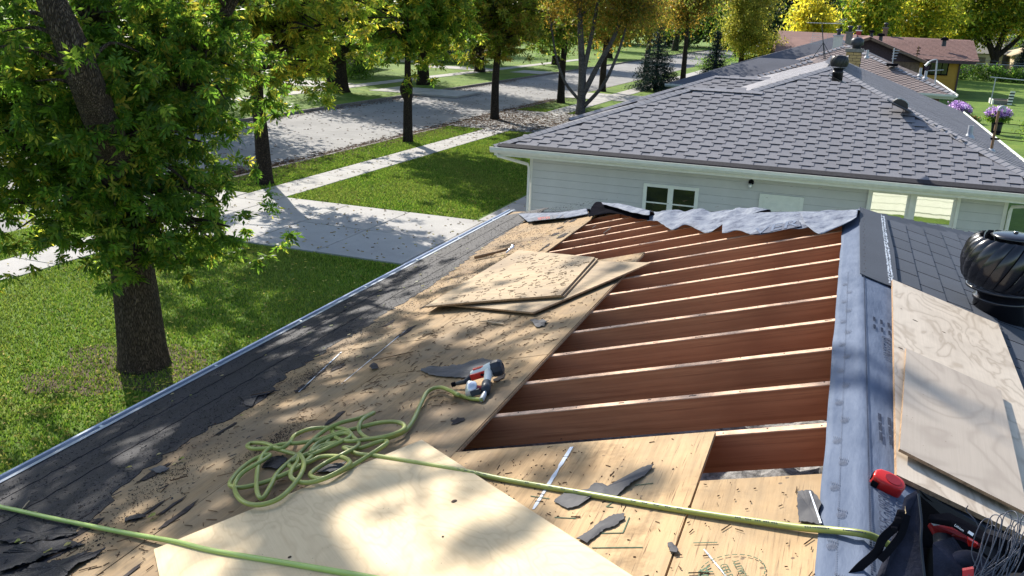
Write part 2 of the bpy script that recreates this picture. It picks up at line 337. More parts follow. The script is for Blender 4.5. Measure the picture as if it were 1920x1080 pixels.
# ------------------------------------------------------------------ our house (roof being redone)
H = thing('bungalow', 'low hipped house in the foreground with its roof half stripped to bare red rafters', 'house', (0, 6, 0))
hipy = lambda d: 6.9+d*CS
EAVE = 4.66
def roof_poly(name, poly, mat, th=.012, h=0., side='W', par=None, **kw):
    P = PW if side == 'W' else PE; n = nW if side == 'W' else nE
    poly = poly if side == 'W' else poly[::-1]
    return MB().prism([P(d, y, h-th) for d, y in poly], n*th).build(name, mat, par or H, **kw)
G = .003
def psheet(d0, d1, y0, y1, mat, clip=False, par=None):
    if clip:
        ya, yb = hipy(d0), hipy(d1)
        if y1 > ya: poly = [(d0+G, y0+G), (d1-G, y0+G), (d1-G, min(y1, yb)-G)]+([(( y1-6.9)/CS, y1-G)] if y1 < yb else [])+[(d0+G, ya-G)]
        else: poly = [(d0+G, y0+G), (d1-G, y0+G), (d1-G, y1-G), (d0+G, y1-G)]
    else: poly = [(d0+G, y0+G), (d1-G, y0+G), (d1-G, y1-G), (d0+G, y1-G)]
    hh = random.uniform(0, .004)
    return roof_poly('deck_board', poly, mat, .013, hh)
psheet(.02, .5, -3, .2, M['deck2']); psheet(.02, .5, .2, 2.64, M['deck2'])
psheet(.5, 1.62, -3, .59, M['deck2']); psheet(.5, 1.62, .59, 3.03, M['deck2'])
for a, b in ((-3, -.6), (-.6, 1.83), (1.83, 4.27), (4.27, 6.72)): psheet(1.62, 2.78, a, b, M['deck'])
for a, b in ((-3, .1), (.1, 2.54), (2.54, 4.98), (4.98, 7.42), (7.42, 9.86)): psheet(2.78, 3.95, a, b, M['deck'], True)
for a, b in ((-3, 1.2), (1.2, 3.64), (3.64, 6.08), (6.08, 8.52), (8.52, 11.4)): psheet(3.95, EAVE, a, b, M['deck'], True)
# pale exposed edge on the sheet rim above the open bay
MB().frame(PW(1.615, 3.04, -.012), (0, 1, 0), (-CS, 0, -SN), nW, 3.6, -.004, .013).build('sheet_edge', M['plyedge'], H)
for side in 'E': roof_poly('deck_board', [(.03, -3), (EAVE, -3), (EAVE, hipy(EAVE)), (.03, hipy(.03))], M['sh_base'], .013, 0, 'E')
# rafters: each its own mesh, local x runs up the slope
for k in range(-14, 17):
    y = 3.05+.414*k; top = max(.03, (y-6.9)/CS+.03)
    if y > 10.6 or top > 4.3: break
    bow = random.uniform(-.006, .006)
    mb = MB(); Ln = EAVE-.05-top; dep = .150
    mb.frame((0, -.019, -dep), (1, 0, 0), (0, 1, 0), (0, 0, 1), Ln, .038, dep-.004)
    mb.cur = 1; mb.frame((.001, -.0185, -.004), (1, 0, 0), (0, 1, 0), (0, 0, 1), Ln-.002, .037, .004)
    me = mb.mesh('rafter'); me.materials.append(M['rafter']); me.materials.append(M['rafter_top'])
    o = PW(top+Ln, y+bow, -.0145); ex = (CS, 0, SN)
    inst('rafter', me, mat4(o, ex, (0, 1, 0), (-SN, 0, CS)), H)
    me2 = me; inst('rafter', me2, mat4(PE(top+Ln, y+bow, -.0145), (-CS, 0, SN), (0, -1, 0), (SN, 0, CS)), H) if k > -6 and y < 9.5 and k % 3 == 0 else None
mb = MB(); rn = random.Random(31)
for k in range(-1, 15):
    for d in np.arange(.15, 2.75, .17):
        y = 3.05+.414*k+rn.uniform(-.009, .009); dd = d+rn.uniform(-.04, .04)
        if d > max(.1, (y-6.9)/CS+.08) and rn.random() < .8: mb.lathe([(.0035, 0), (.003, .0015)], tuple(PW(dd, y, -.0143)), 6, nW)
        if rn.random() < .25: mb.frame(PW(dd, y, -.0142), (CS, 0, SN), (0, 1, 0), nW, rn.uniform(.01, .04), rn.uniform(.003, .008), .001)
mb.build('nail_holes', M['nail'], H, kind='stuff')
MB().box(RX-.019, RX+.019, -3, 6.9, RZ-.22, RZ-.02).build('ridge_board', M['rafter'], H)
for s_, P in ((-1, PW), (1, PE)):
    a, b = np.array([RX, 6.88, RZ-.03]), P(EAVE, hipy(EAVE), -.03); e = (b-a)/np.linalg.norm(b-a)
    MB().frame(a-np.array([0, 0, .2]), e, np.cross((0, 0, 1), e), (0, 0, 1), np.linalg.norm(b-a), .04*s_, .2).build('hip_rafter', M['rafter'], H)
# far facet and back facet
A1, A2 = PW(EAVE, hipy(EAVE)), PE(EAVE, hipy(EAVE)); top = np.array([RX, 6.92, RZ-.01])
nn = np.array([0, SN, CS]); mb = MB(); mb.prism([top-nn*.02, A1-nn*.02, A2-nn*.02], nn*.022); mb.build('far_roof_face', M['sh_blue'], H)
# walls, insulation, eave
xw, xe, yw, ye = -3.85, 4.2, -6, 10.75
for nm, bx in (('wall', (xw, xw+.14, yw, ye)), ('wall', (xe-.14, xe, yw, ye)), ('wall', (xw+.14, xe-.14, yw, yw+.14))):
    MB().box(*bx, 0, 2.36).build(nm, M['cream'], H)
nb = MB().box(xw, xe, ye-.16, ye-.02, 0, 2.36).build('wall', M['cream'], H)
lap = MB().frame((0, 0, 0), (1, 0, 0), (0, 1, .0), (0, -.06, 1), xe-xw, .014, .199).mesh('siding_board'); lap.materials.append(M['cream'])
for k in range(11): inst('siding_board', lap, Matrix.Translation((xw, ye-.004, .12+k*.2)), H)
NX, NY = 70, 90; V = []; 
for j in range(NY+1):
    for i in range(NX+1):
        x = -3.7+7.7*i/NX; y = 1.+9.6*j/NY; z = 2.47+.10*noise.noise(Vector((x*2.2, y*2.2, 0)))+.05*noise.noise(Vector((x*8, y*8, 3)))+.02*noise.noise(Vector((x*25, y*25, 3))); V.append((x, y, z))
mi = MB().add(V, [(j*(NX+1)+i, j*(NX+1)+i+1, (j+1)*(NX+1)+i+1, (j+1)*(NX+1)+i) for j in range(NY) for i in range(NX)])
mi.build('loose_insulation', M['insul'], H, smooth=False, kind='stuff')
MB().box(-3.7, 4.05, -5.8, 10.6, 2.3, 2.36).build('ceiling_board', M['cap'], H)
# gutter along the left eave (an open trough) and its hangers
E0 = PW(EAVE, 0, -.012); gx, gz = E0[0], E0[2]
prof = [(0.0, .006), (-.004, .008), (-.012, -.075), (-.062, -.075), (-.088, -.03), (-.084, .006), (-.098, .010), (-.098, .004), (-.094, -.034), (-.066, -.082), (-.006, -.082)]
y0, y1 = -3, 11.5; n = len(prof); V = [(gx+a, y, gz+b) for y in (y0, y1) for a, b in prof]
MB().add(V, [(i, (i+1) % n, n+(i+1) % n, n+i) for i in range(n)]).build('gutter', M['alu'], H)
for y in np.arange(1.6, 11, 1.15): MB().box(gx-.092, gx-.002, y, y+.022, gz-.004, gz+.001).build('gutter_hanger', M['white'], H)
MB().box(gx-.002, gx+.02, -3, 11.35, gz-.16, gz+.0).build('fascia', M['white'], H)
MB().box(gx+.02, xw, -3, 11.3, gz-.16, gz-.14).build('soffit', M['white'], H)
# drip edge: narrow bright flashing on the felt border
MB().frame(PW(EAVE-.045, -3, .0175), (0, 1, 0), (-CS, 0, -SN), nW, 14.4, .05, .0015).build('drip_edge', M['alu'], H)
# felt / old shingle border
fe = [(60, 1120), (110, 1030), (150, 990), (200, 950), (235, 905), (300, 862), (335, 838), (395, 800), (455, 775), (500, 745), (540, 700), (585, 675), (640, 640), (690, 612), (720, 590), (770, 560), (830, 522), (885, 480), (930, 448), (985, 414)]
inner = [dyW(x, y) for x, y in fe]; inner = [(3.5, -3)]+inner+[(3.95, 11.0)]
rr = random.Random(3); inn = []
for i in range(len(inner)-1):
    a, b = inner[i], inner[i+1]; n = max(2, int(abs(b[1]-a[1])/.05))
    for k in range(n): t = k/n; inn.append((a[0]+(b[0]-a[0])*t+rr.uniform(-.035, .035), a[1]+(b[1]-a[1])*t+rr.uniform(-.01, .01)))
for j, (dlo, hh) in enumerate(((0, .004), (3.98, .008), (4.32, .012))):
    pl = [(max(d, dlo+(0 if j == 0 else rr.uniform(-.012, .012))), y) for d, y in inn]; mb = MB(); V = []; e = EAVE-.02 if j == 2 else EAVE-.02
    nn_ = len(pl)
    for d, y in pl: V += [PW(min(d, hipd) if (hipd := EAVE) else d, y, hh), PW(e, y, hh+.001), PW(d, y, hh-.006)]
    F = []
    for i in range(nn_-1): F += [(3*i, 3*i+1, 3*i+4, 3*i+3), (3*i+2, 3*i, 3*i+3, 3*i+5)]
    mb.add(V, F).build('old_felt', M['felt'], H)
def stuffquads(name, P, sizes, nrm, mat, par=None, col=None, seed=0, thick=.003, **kw):
    """many small low slivers lying on a surface: P points, sizes (l,w)"""
    r = np.random.default_rng(seed); n = len(P); P = np.array(P); nrm = np.array(nrm, float)
    a = np.cross(nrm, (0, 1, 0.)); a /= np.linalg.norm(a); b = np.cross(nrm, a); th = r.uniform(0, math.pi, n)
    u = np.cos(th)[:, None]*a+np.sin(th)[:, None]*b; v = np.cross(nrm, u); l = sizes[:, :1]/2; w_ = sizes[:, 1:2]/2
    t = nrm*thick; tl = r.uniform(-.1, .1, (n, 1))*l*nrm
    V = np.stack([P-u*l-v*w_*.5, P+u*l-v*w_+tl, P+u*l*.9+v*w_+tl, P-u*l+v*w_*.6, P-u*l*.9+t, P+u*l*.9+t+tl], 1).reshape(-1, 3)
    k = np.arange(n)[:, None]*6; F = np.concatenate([k+[0, 1, 5, 4], k+[1, 2, 5, 5], k+[2, 3, 4, 5], k+[3, 0, 4, 4]], 1).reshape(-1, 4)
    o0 = off(par); me = bpy.data.meshes.new(name); me.from_pydata((V-o0).tolist(), [], [tuple(dict.fromkeys(f)) for f in F.tolist()]); me.materials.append(mat)
    o = bpy.data.objects.new(name, me); C.objects.link(o)
    if par: o.parent = par
    if col is not None:
        ca = me.color_attributes.new('Col', 'FLOAT_COLOR', 'POINT'); ca.data.foreach_set('color', np.repeat(np.c_[col, np.ones(n)], 6, 0).ravel())
    OFF[o.name] = o0; return tag(o, **kw)
# granules on the felt and washed down the boards
r = np.random.default_rng(5); P = []; S = []
for _ in range(5200):
    y = r.uniform(1.9, 10.8); d = 3.55+r.normal(0, .25) if r.random() < .45 else r.uniform(3.5, 4.6)
    if 2.3 < d < 4.6: P.append(PW(d, y, .006+(d > 3.7)*.008)); q = r.uniform(.003, .011); S.append((q, q*.7))
for cx, cy, n_, sp in ((2.85, 3.35, 500, .13), (3.25, 3.0, 400, .2), (3.1, 2.5, 300, .2), (3.4, 4.5, 400, .15), (1.2, 2.6, 60, .2)):
    for _ in range(n_): P.append(PW(cx+r.normal(0, sp*.4), cy+r.normal(0, sp), .004)); q = r.uniform(.002, .008); S.append((q, q*.7))
stuffquads('shingle_granules', P, np.array(S), nW, M['dirt'], H, kind='stuff', seed=1)
# ---- ridge membrane with print
def drape(name, rows, mat, par, thick=.002, wr=.006, seed=0, fs=6., side='W', **kw):
    """rows: list of polylines of 3-D points with equal length; wrinkled cloth with thickness"""
    nr, nc = len(rows), len(rows[0]); nn = nW if side == 'W' else nE; V = []
    for i in range(nr):
        for j in range(nc):
            p = np.array(rows[i][j]); q = Vector((p[0]*fs+seed*7, p[1]*fs*.6, p[2]*fs)); k = noise.noise(q)*1.+.5*noise.noise(q*2.7)
            V.append(p+nn*abs(k)*wr)
    n = len(V); V2 = [p-nn*thick for p in V]
    F = [(i*nc+j, i*nc+j+1, (i+1)*nc+j+1, (i+1)*nc+j) for i in range(nr-1) for j in range(nc-1)]
    F2 = [(a+n, d+n, c+n, b+n) for a, b, c, d in F]
    bd = [j for j in range(nc)]+[i*nc+nc-1 for i in range(1, nr)]+[(nr-1)*nc+j for j in range(nc-2, -1, -1)]+[i*nc for i in range(nr-2, 0, -1)]
    F3 = [(bd[k], n+bd[k], n+bd[(k+1) % len(bd)], bd[(k+1) % len(bd)]) for k in range(len(bd))]
    return MB().add(V+V2, F+F2+F3).build(name, mat, par, smooth=True, **kw)
YY = np.linspace(-2.5, 6.95, 190); rows = []
prf = [-.105, -.085, -.06, -.03, -.008, .008, .03, .06, .1, .15, .2, .26]
for u in prf:
    line = []
    for y in YY:
        ww = .006*noise.noise(Vector((y*3, u*9, 0))); uu = u+(ww if abs(u) > .05 else 0)
        if u > .05 and y > 5.15: uu = u*max(.25, 1-(y-5.15)*4)
        line.append(PW(-uu, y, .004) if uu < 0 else PE(uu, y, .018 if y < 2 else .014))
    rows.append(line)
memb = drape('ridge_membrane', rows, M['memb'], H, .002, .004, 2, 9)
# print on the membrane (ink is real thin geometry, 1 mm proud)
def flat_text(txt, O, ex, ey, size, mat, name, par, track=1.0, shear=0):
    cu = bpy.data.curves.new(name, 'FONT'); cu.body = txt; cu.size = size; cu.extrude = .0004; cu.space_character = track; cu.shear = shear; cu.align_y = 'CENTER'
    to = bpy.data.objects.new(name, cu); C.objects.link(to); bpy.context.view_layer.update()
    me = bpy.data.meshes.new_from_object(to); bpy.data.objects.remove(to); bpy.data.curves.remove(cu); me.name = name
    me.materials.clear(); me.materials.append(mat)
    ex = np.array(ex, float)/np.linalg.norm(ex); ey = np.array(ey, float); ey = ey-ex*np.dot(ex, ey); ey /= np.linalg.norm(ey)
    return inst(name, me, mat4(O, ex, ey, np.cross(ex, ey)), par)
dE = np.array([CS, 0, -SN])
def fit_text(txt, bl, br, tl, mat, name, par):
    cu = bpy.data.curves.new(name, 'FONT'); cu.body = txt; cu.size = 1; cu.extrude = .001
    to = bpy.data.objects.new(name, cu); C.objects.link(to); bpy.context.view_layer.update(); me = bpy.data.meshes.new_from_object(to); bpy.data.objects.remove(to); bpy.data.curves.remove(cu)
    n = len(me.vertices); a = np.zeros(n*3); me.vertices.foreach_get('co', a); a = a.reshape(-1, 3); mn, mx_ = a.min(0), a.max(0)
    bl, br, tl = (np.array(q, float) for q in (bl, br, tl)); u = (a[:, :1]-mn[0])/(mx_[0]-mn[0]); v = (a[:, 1:2]-mn[1])/(mx_[1]-mn[1]); nn = np.cross(br-bl, tl-bl); nn /= np.linalg.norm(nn)
    b = bl+(br-bl)*u+(tl-bl)*v+nn*a[:, 2:]; me.vertices.foreach_set('co', b.ravel()); me.materials.clear(); me.materials.append(mat); me.name = name; me.update()
    o = bpy.data.objects.new(name, me); C.objects.link(o); o.parent = par; OFF[o.name] = np.zeros(3); return o
flat_text('0830-SC-0830', PE(.068, 2.22, .0245), (0, 1, 0), -dE, .05, M['print'], 'printed_number', H, 1.05, .2)
flat_text('NOCONISI', PE(.118, 2.27, .0245), (0, 1, 0), -dE, .042, M['print'], 'printed_word', H, 1.3, .2)
flat_text('LINESTAR', PE(.125, 3.75, .020), (0, 1, 0), -dE, .06, M['print'], 'printed_word', H, 1.2, .2)
for k, yy in enumerate((3.0, 3.08, 3.16, 4.2, 4.32)):
    for q in range(3): flat_text('IIIIIIIIIIIIIII', PE(.07+.035*q, yy-.1, .0205), (0, 1, 0), -dE, .018, M['print'], 'printed_lines', H, 1.0)
mb = MB()
def ring(mb, c, r1, r2, ex, ey, nrm, k=20, sq=1.):
    V = []
    for j in range(k):
        q = 2*math.pi*j/k
        for rr_ in (r1, r2): V.append(np.array(c)+ex*math.cos(q)*rr_+ey*math.sin(q)*rr_*sq+nrm*.0006)
    mb.add(V, [(2*j, 2*j+1, 2*((j+1) % k)+1, 2*((j+1) % k)) for j in range(k)])
dWv = np.array([-CS, 0, -SN]); ey_ = np.array([0, 1., 0])
yy = 1.7; i_ = 0
while yy < 5.0:
    dd = .045+.022*(i_ % 2)
    for r1 in (.004, .009, .014): ring(mb, PW(dd, yy, .0085), r1, r1+.002, ey_, dWv, nW, 16, .8)
    for q in range(5): mb.frame(PW(dd-.015+.006*q, yy+.012+.004*q, .009), ey_, dWv, nW, .012, .0015, .0006)
    yy += .165; i_ += 1
yy = 1.5
while yy < 5.1: mb.frame(PE(.022, yy, .0225 if yy < 2.1 else .0195), ey_, dE, nE, .007, .006, .001); mb.frame(PW(.052, yy, .0085), ey_, dWv, nW, .005, .0015, .0006); yy += .011
mb.build('printed_nail_marks', M['print'], H, kind='stuff')
# ---- cap strip and shingles on the right slope
mb = MB(); cs = [(0.0, 4.98), (.10, 4.97), (.215, 4.99), (.225, 5.9), (.205, 7.0), (.13, 7.0), (.05, 6.97), (0, 6.95)]
roof_poly('cap_strip', [(d, y) for d, y in cs], M['sh_blue'], .005, .026, 'E')
mb = MB(); r = random.Random(4)
for k in range(230):
    y = 5.02+1.95*k/230
    for q in range(2):
        if r.random() < .7: d = .165+.016*q+r.uniform(-.004, .004); mb.frame(PE(d, y, .026), ey_, dE, nE, r.uniform(.006, .014), r.uniform(.004, .01), .0015)
mb.build('adhesive_dots', M['dotwhite'], H, kind='stuff')
mb = MB()
for k in range(22): mb.frame(PE(.02+.008*(k % 2), 5.05+.088*k, .026), ey_, dE, nE, .008, .008, .001)
mb.build('cap_nails', M['nail'], H, kind='stuff')
tab = MB(); tw, ex_, t = .30, .15, .010
tab.m = []; tab.add([(0.004, 0, 0), (tw-.004, 0, 0), (tw-.004, ex_*1.9, -.006), (.004, ex_*1.9, -.006), (.004, 0, t), (tw-.004, 0, t), (tw-.004, ex_*1.9, -.001), (.004, ex_*1.9, -.001)],
        [(0, 3, 2, 1), (4, 5, 6, 7), (0, 1, 5, 4), (1, 2, 6, 5), (3, 0, 4, 7)])
tabme = tab.mesh('shingle'); tabme.materials.append(M['sh_blue']); tabme.materials.append(M['sh_edge']); tabme.polygons.foreach_set('material_index', [0, 0, 1, 1, 1])
cnt = 0; rest = MB()
for c_i in range(0, 13):
    dlow = .36+c_i*.145
    for q in range(0, 40):
        y = -1.5+q*.305+(c_i % 2)*.15+(c_i % 5)*.012
        if y+tw > hipy(dlow)-.02: continue
        O = PE(dlow, y, .004)
        Mx = mat4(O, (0, 1, 0), (-CS, 0, SN), nE)
        if y > 3.2 and cnt < 290: inst('shingle', tabme, Mx, H); cnt += 1
        elif y > 1.0:
            vs_ = [Mx @ Vector(v) for v in tab.v]; rest.add(vs_, tab.f)
rest.build('shingles', M['sh_blue'], H, kind='stuff')
roof_poly('cap_strip', [(.14, 3.5), (.27, 3.5), (.27, 5.0), (.17, 5.0)], M['sh_blue'], .004, .010, 'E')
# hip caps on the right far hip
capm = MB(); capm.add([(-.14, 0, -.035), (0, 0, .012), (.14, 0, -.035), (.14, .24, -.045), (0, .24, .0), (-.14, .24, -.045), (-.14, 0, -.043), (0, 0, .004), (.14, 0, -.043)],
                      [(0, 1, 4, 5), (1, 2, 3, 4), (0, 6, 7, 1), (1, 7, 8, 2)])
def caps(par, a, b, mat, step=.15, sc=1.):
    me = capm.mesh('hip_cap'); me.materials.append(mat); a, b = np.array(a, float), np.array(b, float); e = (b-a)/np.linalg.norm(b-a); s_ = np.cross(e, (0, 0, 1)); s_ /= np.linalg.norm(s_); n_ = np.cross(s_, e)
    for k in range(int(np.linalg.norm(b-a)/step)): inst('hip_cap', me, mat4(a+e*step*k, s_*sc, e, n_*sc), par)
caps(H, PE(EAVE, hipy(EAVE), .012), PE(.1, hipy(.1), .012), M['sh_blue'])

# ---- torn underlay pieces along the far left hip
def torn(name, topx, botx, label=None, wr=.02, hT=.015, hB=.02, nc=44, nr=12, seed=1, mat='memb2', lift=None, fs=3.):
    tp = spline([(x, y, 0) for x, y in topx], 12); bp = spline([(x, y, 0) for x, y in botx], 12)
    def rs(P):
        idx = np.linspace(0, len(P)-1, nc); return [P[int(i)]*(1-(i % 1))+P[min(int(i)+1, len(P)-1)]*(i % 1) for i in idx]
    tp, bp = rs(tp), rs(bp); rows = []
    T = [onW(p[0], p[1], hT) for p in tp]; B = [onW(p[0], p[1], hB) for p in bp]
    rows.append([t+np.array([.05, .22, -.16]) for t in T]); rows.append([t+np.array([.02, .08, -.02]) for t in T])
    for i in range(nr+1):
        s_ = i/nr; rows.append([t*(1-s_)+b*s_+(nW*lift(s_, j/nc) if lift else 0) for j, (t, b) in enumerate(zip(T, B))])
    o = drape(name, rows, M[mat], None, .002, wr, seed, fs)
    if label: tag(o, label, 'roofing membrane', 'torn grey membrane pieces along the hip')
    return o
torn('torn_membrane', [(1213, 398), (1260, 397), (1330, 398), (1400, 398), (1440, 398)], [(1214, 417), (1235, 420), (1262, 432), (1290, 425), (1330, 438), (1355, 418), (1420, 402)], 'crumpled pale membrane left of the lettered piece, hanging over the rafter tops', .05, seed=2)
torn('torn_membrane', [(1355, 404), (1400, 400), (1440, 398), (1500, 397), (1560, 397)], [(1354, 437), (1366, 436), (1385, 432), (1418, 441), (1470, 431), (1515, 427), (1545, 412)], 'wrinkled grey membrane with VER in large letters, over the rafters', .008, hT=.03, hB=.04, seed=5)
torn('torn_membrane', [(1500, 399), (1540, 397), (1580, 397), (1609, 396)], [(1512, 426), (1530, 436), (1541, 438), (1575, 425), (1606, 408)], 'pointed membrane corner nearest the ridge, hanging over the rafters', .022, hT=.045, hB=.05, seed=8, nc=30)
bp_ = torn('membrane_flap', [(1104, 398), (1117, 379), (1135, 382), (1165, 388), (1200, 394), (1219, 398)], [(1104, 407), (1125, 403), (1150, 400), (1175, 405), (1200, 412), (1217, 414)], 'black membrane flap folded up into a peak at the far left of the open rafters', .02, hT=.06, hB=.03, seed=11, mat='black', nc=24)
torn('torn_membrane', [(1128, 380), (1160, 383), (1195, 390), (1219, 396)], [(1130, 383), (1160, 391), (1190, 400), (1218, 404)], 'narrow pale strip of membrane lying over the folded black flap', .015, hT=.09, hB=.09, seed=13, nc=20, nr=5)
bp_['group'] = 'torn grey membrane pieces along the hip'
mt = torn('torn_membrane', [(972, 401), (1010, 399), (1050, 398), (1100, 391)], [(990, 416), (1020, 413), (1060, 409), (1103, 401)], 'pale membrane band with a black and red printed strip, at the far left corner', .003, hT=.03, hB=.03, seed=15, nc=30, nr=6)
# printed letters VER, and the strip of print
p0 = onW(1420, 440, .055); p1 = onW(1520, 416, .055); e = p1-p0; p2 = onW(1470, 412, .055)
roofband = MB().prism([onW(1405, 440, .052), onW(1425, 430, .052), onW(1498, 413, .052), onW(1502, 424, .052), onW(1450, 435, .052)], nW*.001)
rb = roofband.build('dark_print_band', M['print'], None); tg = [o for o in C.objects if o.name.startswith('torn_membrane')]
def adopt(o, par): o.parent = par; return o
ver = [o for o in tg if 'VER' in o.get('label', '')][0]; adopt(rb, ver)
fit_text('VER', onW(1410, 441, .056), onW(1497, 423, .056), onW(1416, 428, .056), M['memb'], 'printed_letters', ver)
q0 = onW(997, 412, .046); q1 = onW(1060, 404, .046); e = q1-q0
bnd = MB().prism([onW(995, 415, .050), onW(1058, 408, .050), onW(1056, 402, .050), onW(994, 408.5, .050)], nW*.001).build('dark_print_band', M['print'], None); adopt(bnd, mt)
fit_text('TOW', onW(997, 414, .054), onW(1008, 412.8, .054), onW(996.5, 409.5, .054), M['memb2'], 'printed_letters', mt)
fit_text('NEY/YAN', onW(1009, 412.6, .054), onW(1031, 410, .054), onW(1008.5, 408, .054), M['redink'], 'printed_letters', mt)
fit_text('o', onW(1034, 409, .054), onW(1038, 408.5, .054), onW(1034, 405.8, .054), M['memb2'], 'printed_letters', mt)
MB().prism([onW(1042, 409, .054), onW(1048, 408.5, .054), onW(1055, 402.5, .054), onW(1053, 402.5, .054), onW(1047, 404, .054)], nW*.001).build('printed_mark', M['memb'], mt)
# ------------------------------------------------------------------ helpers for the other houses
def tiles(O, eu, ev, nrm, u0, u1, v1, inside, row, per, dash, t, mat, par, name='shingle', limit=0, order=None, L_=2.3, kind2='stuff', lift=0.0):
    O, eu, ev, nrm = (np.array(a, float) for a in (O, eu, ev, nrm))
    one = MB(); one.add([(0, 0, -.004), (dash, 0, -.004), (dash, row*L_, -.006), (0, row*L_, -.006), (0, 0, t), (dash, 0, t), (dash, row*L_, -.003), (0, row*L_, -.003)],
                        [(0, 3, 2, 1), (4, 5, 6, 7), (0, 1, 5, 4), (1, 2, 6, 5), (3, 0, 4, 7)])
    me = one.mesh(name); me.materials.append(mat); me.materials.append(M['sh_edge']); me.polygons.foreach_set('material_index', [0, 0, 1, 1, 0]); P = []; k = 0  # cut edges black, but left edge kept pale to paint the sun side
    v = -.02
    while v < v1:
        u = u0+(per/2 if k % 2 else 0)
        while u < u1:
            if inside(u, v+row*.5) and inside(u+dash, v+row*.5): P.append((u+random.uniform(-.004, .004), v+random.uniform(-.003, .003)))
            u += per
        v += row; k += 1
    if order: P.sort(key=order)
    rest = MB()
    for i, (u, v) in enumerate(P):
        M_ = mat4(O+eu*u+ev*v+nrm*(lift+random.uniform(0, .002)), eu, ev, nrm)
        if i < limit: inst(name, me, M_, par)
        else: rest.add([M_ @ Vector(q) for q in one.v], one.f); rest.m[-5:] = [0, 0, 1, 1, 0]
    if rest.v: rest.build(name+'s', [mat, M['sh_edge']], par, kind=kind2)
    return len(P)
def facet(name, pts, mat, par, th=.05):
    pts = [np.array(p, float) for p in pts]; n = np.cross(pts[1]-pts[0], pts[2]-pts[0]); n /= np.linalg.norm(n)
    if n[2] < 0: n = -n; pts = pts[::-1]
    return MB().prism([p-n*th for p in pts], n*th).build(name, mat, par)
def hiproof(par, x0, x1, y0, y1, ze, zr, mat, ridge, names='roof_face', th=.05):
    (ax, ay), (bx, by) = ridge; A = (ax, ay, zr); B = (bx, by, zr)
    c = [(x0, y0, ze), (x1, y0, ze), (x1, y1, ze), (x0, y1, ze)]
    if ax == bx and ay == by: fs = [[c[0], c[1], A], [c[1], c[2], A], [c[2], c[3], A], [c[3], c[0], A]]
    elif abs(ax-bx) > abs(ay-by): fs = [[c[0], c[1], B, A], [c[1], c[2], B], [c[2], c[3], A, B], [c[3], c[0], A]]
    else: fs = [[c[0], c[1], A], [c[1], c[2], B, A], [c[2], c[3], B], [c[3], c[0], A, B]]
    for f in fs: facet(names, f, mat, par, th)
def gutter_run(par, a, b, mat, sz=.1, name='gutter'):
    a, b = np.array(a, float), np.array(b, float); e = (b-a)/np.linalg.norm(b-a); s_ = np.cross(e, (0, 0, 1.))
    prof = [(0, 0), (0, -sz), (.6*sz, -sz), (sz, -.45*sz), (sz, 0), (sz*1.08, 0), (sz*1.08, .012), (sz*.9, .012), (sz*.9, -.4*sz), (.12, -.8*sz) if sz > .15 else (.2*sz, -.8*sz), (.015, 0)]
    n = len(prof); V = [q+s_*u+np.array([0, 0, v]) for q in (a, b) for u, v in prof]
    MB().add(V, [(i, (i+1) % n, n+(i+1) % n, n+i) for i in range(n)]+[tuple(range(n-1, -1, -1)), tuple(range(n, 2*n))]).build(name, mat, par)
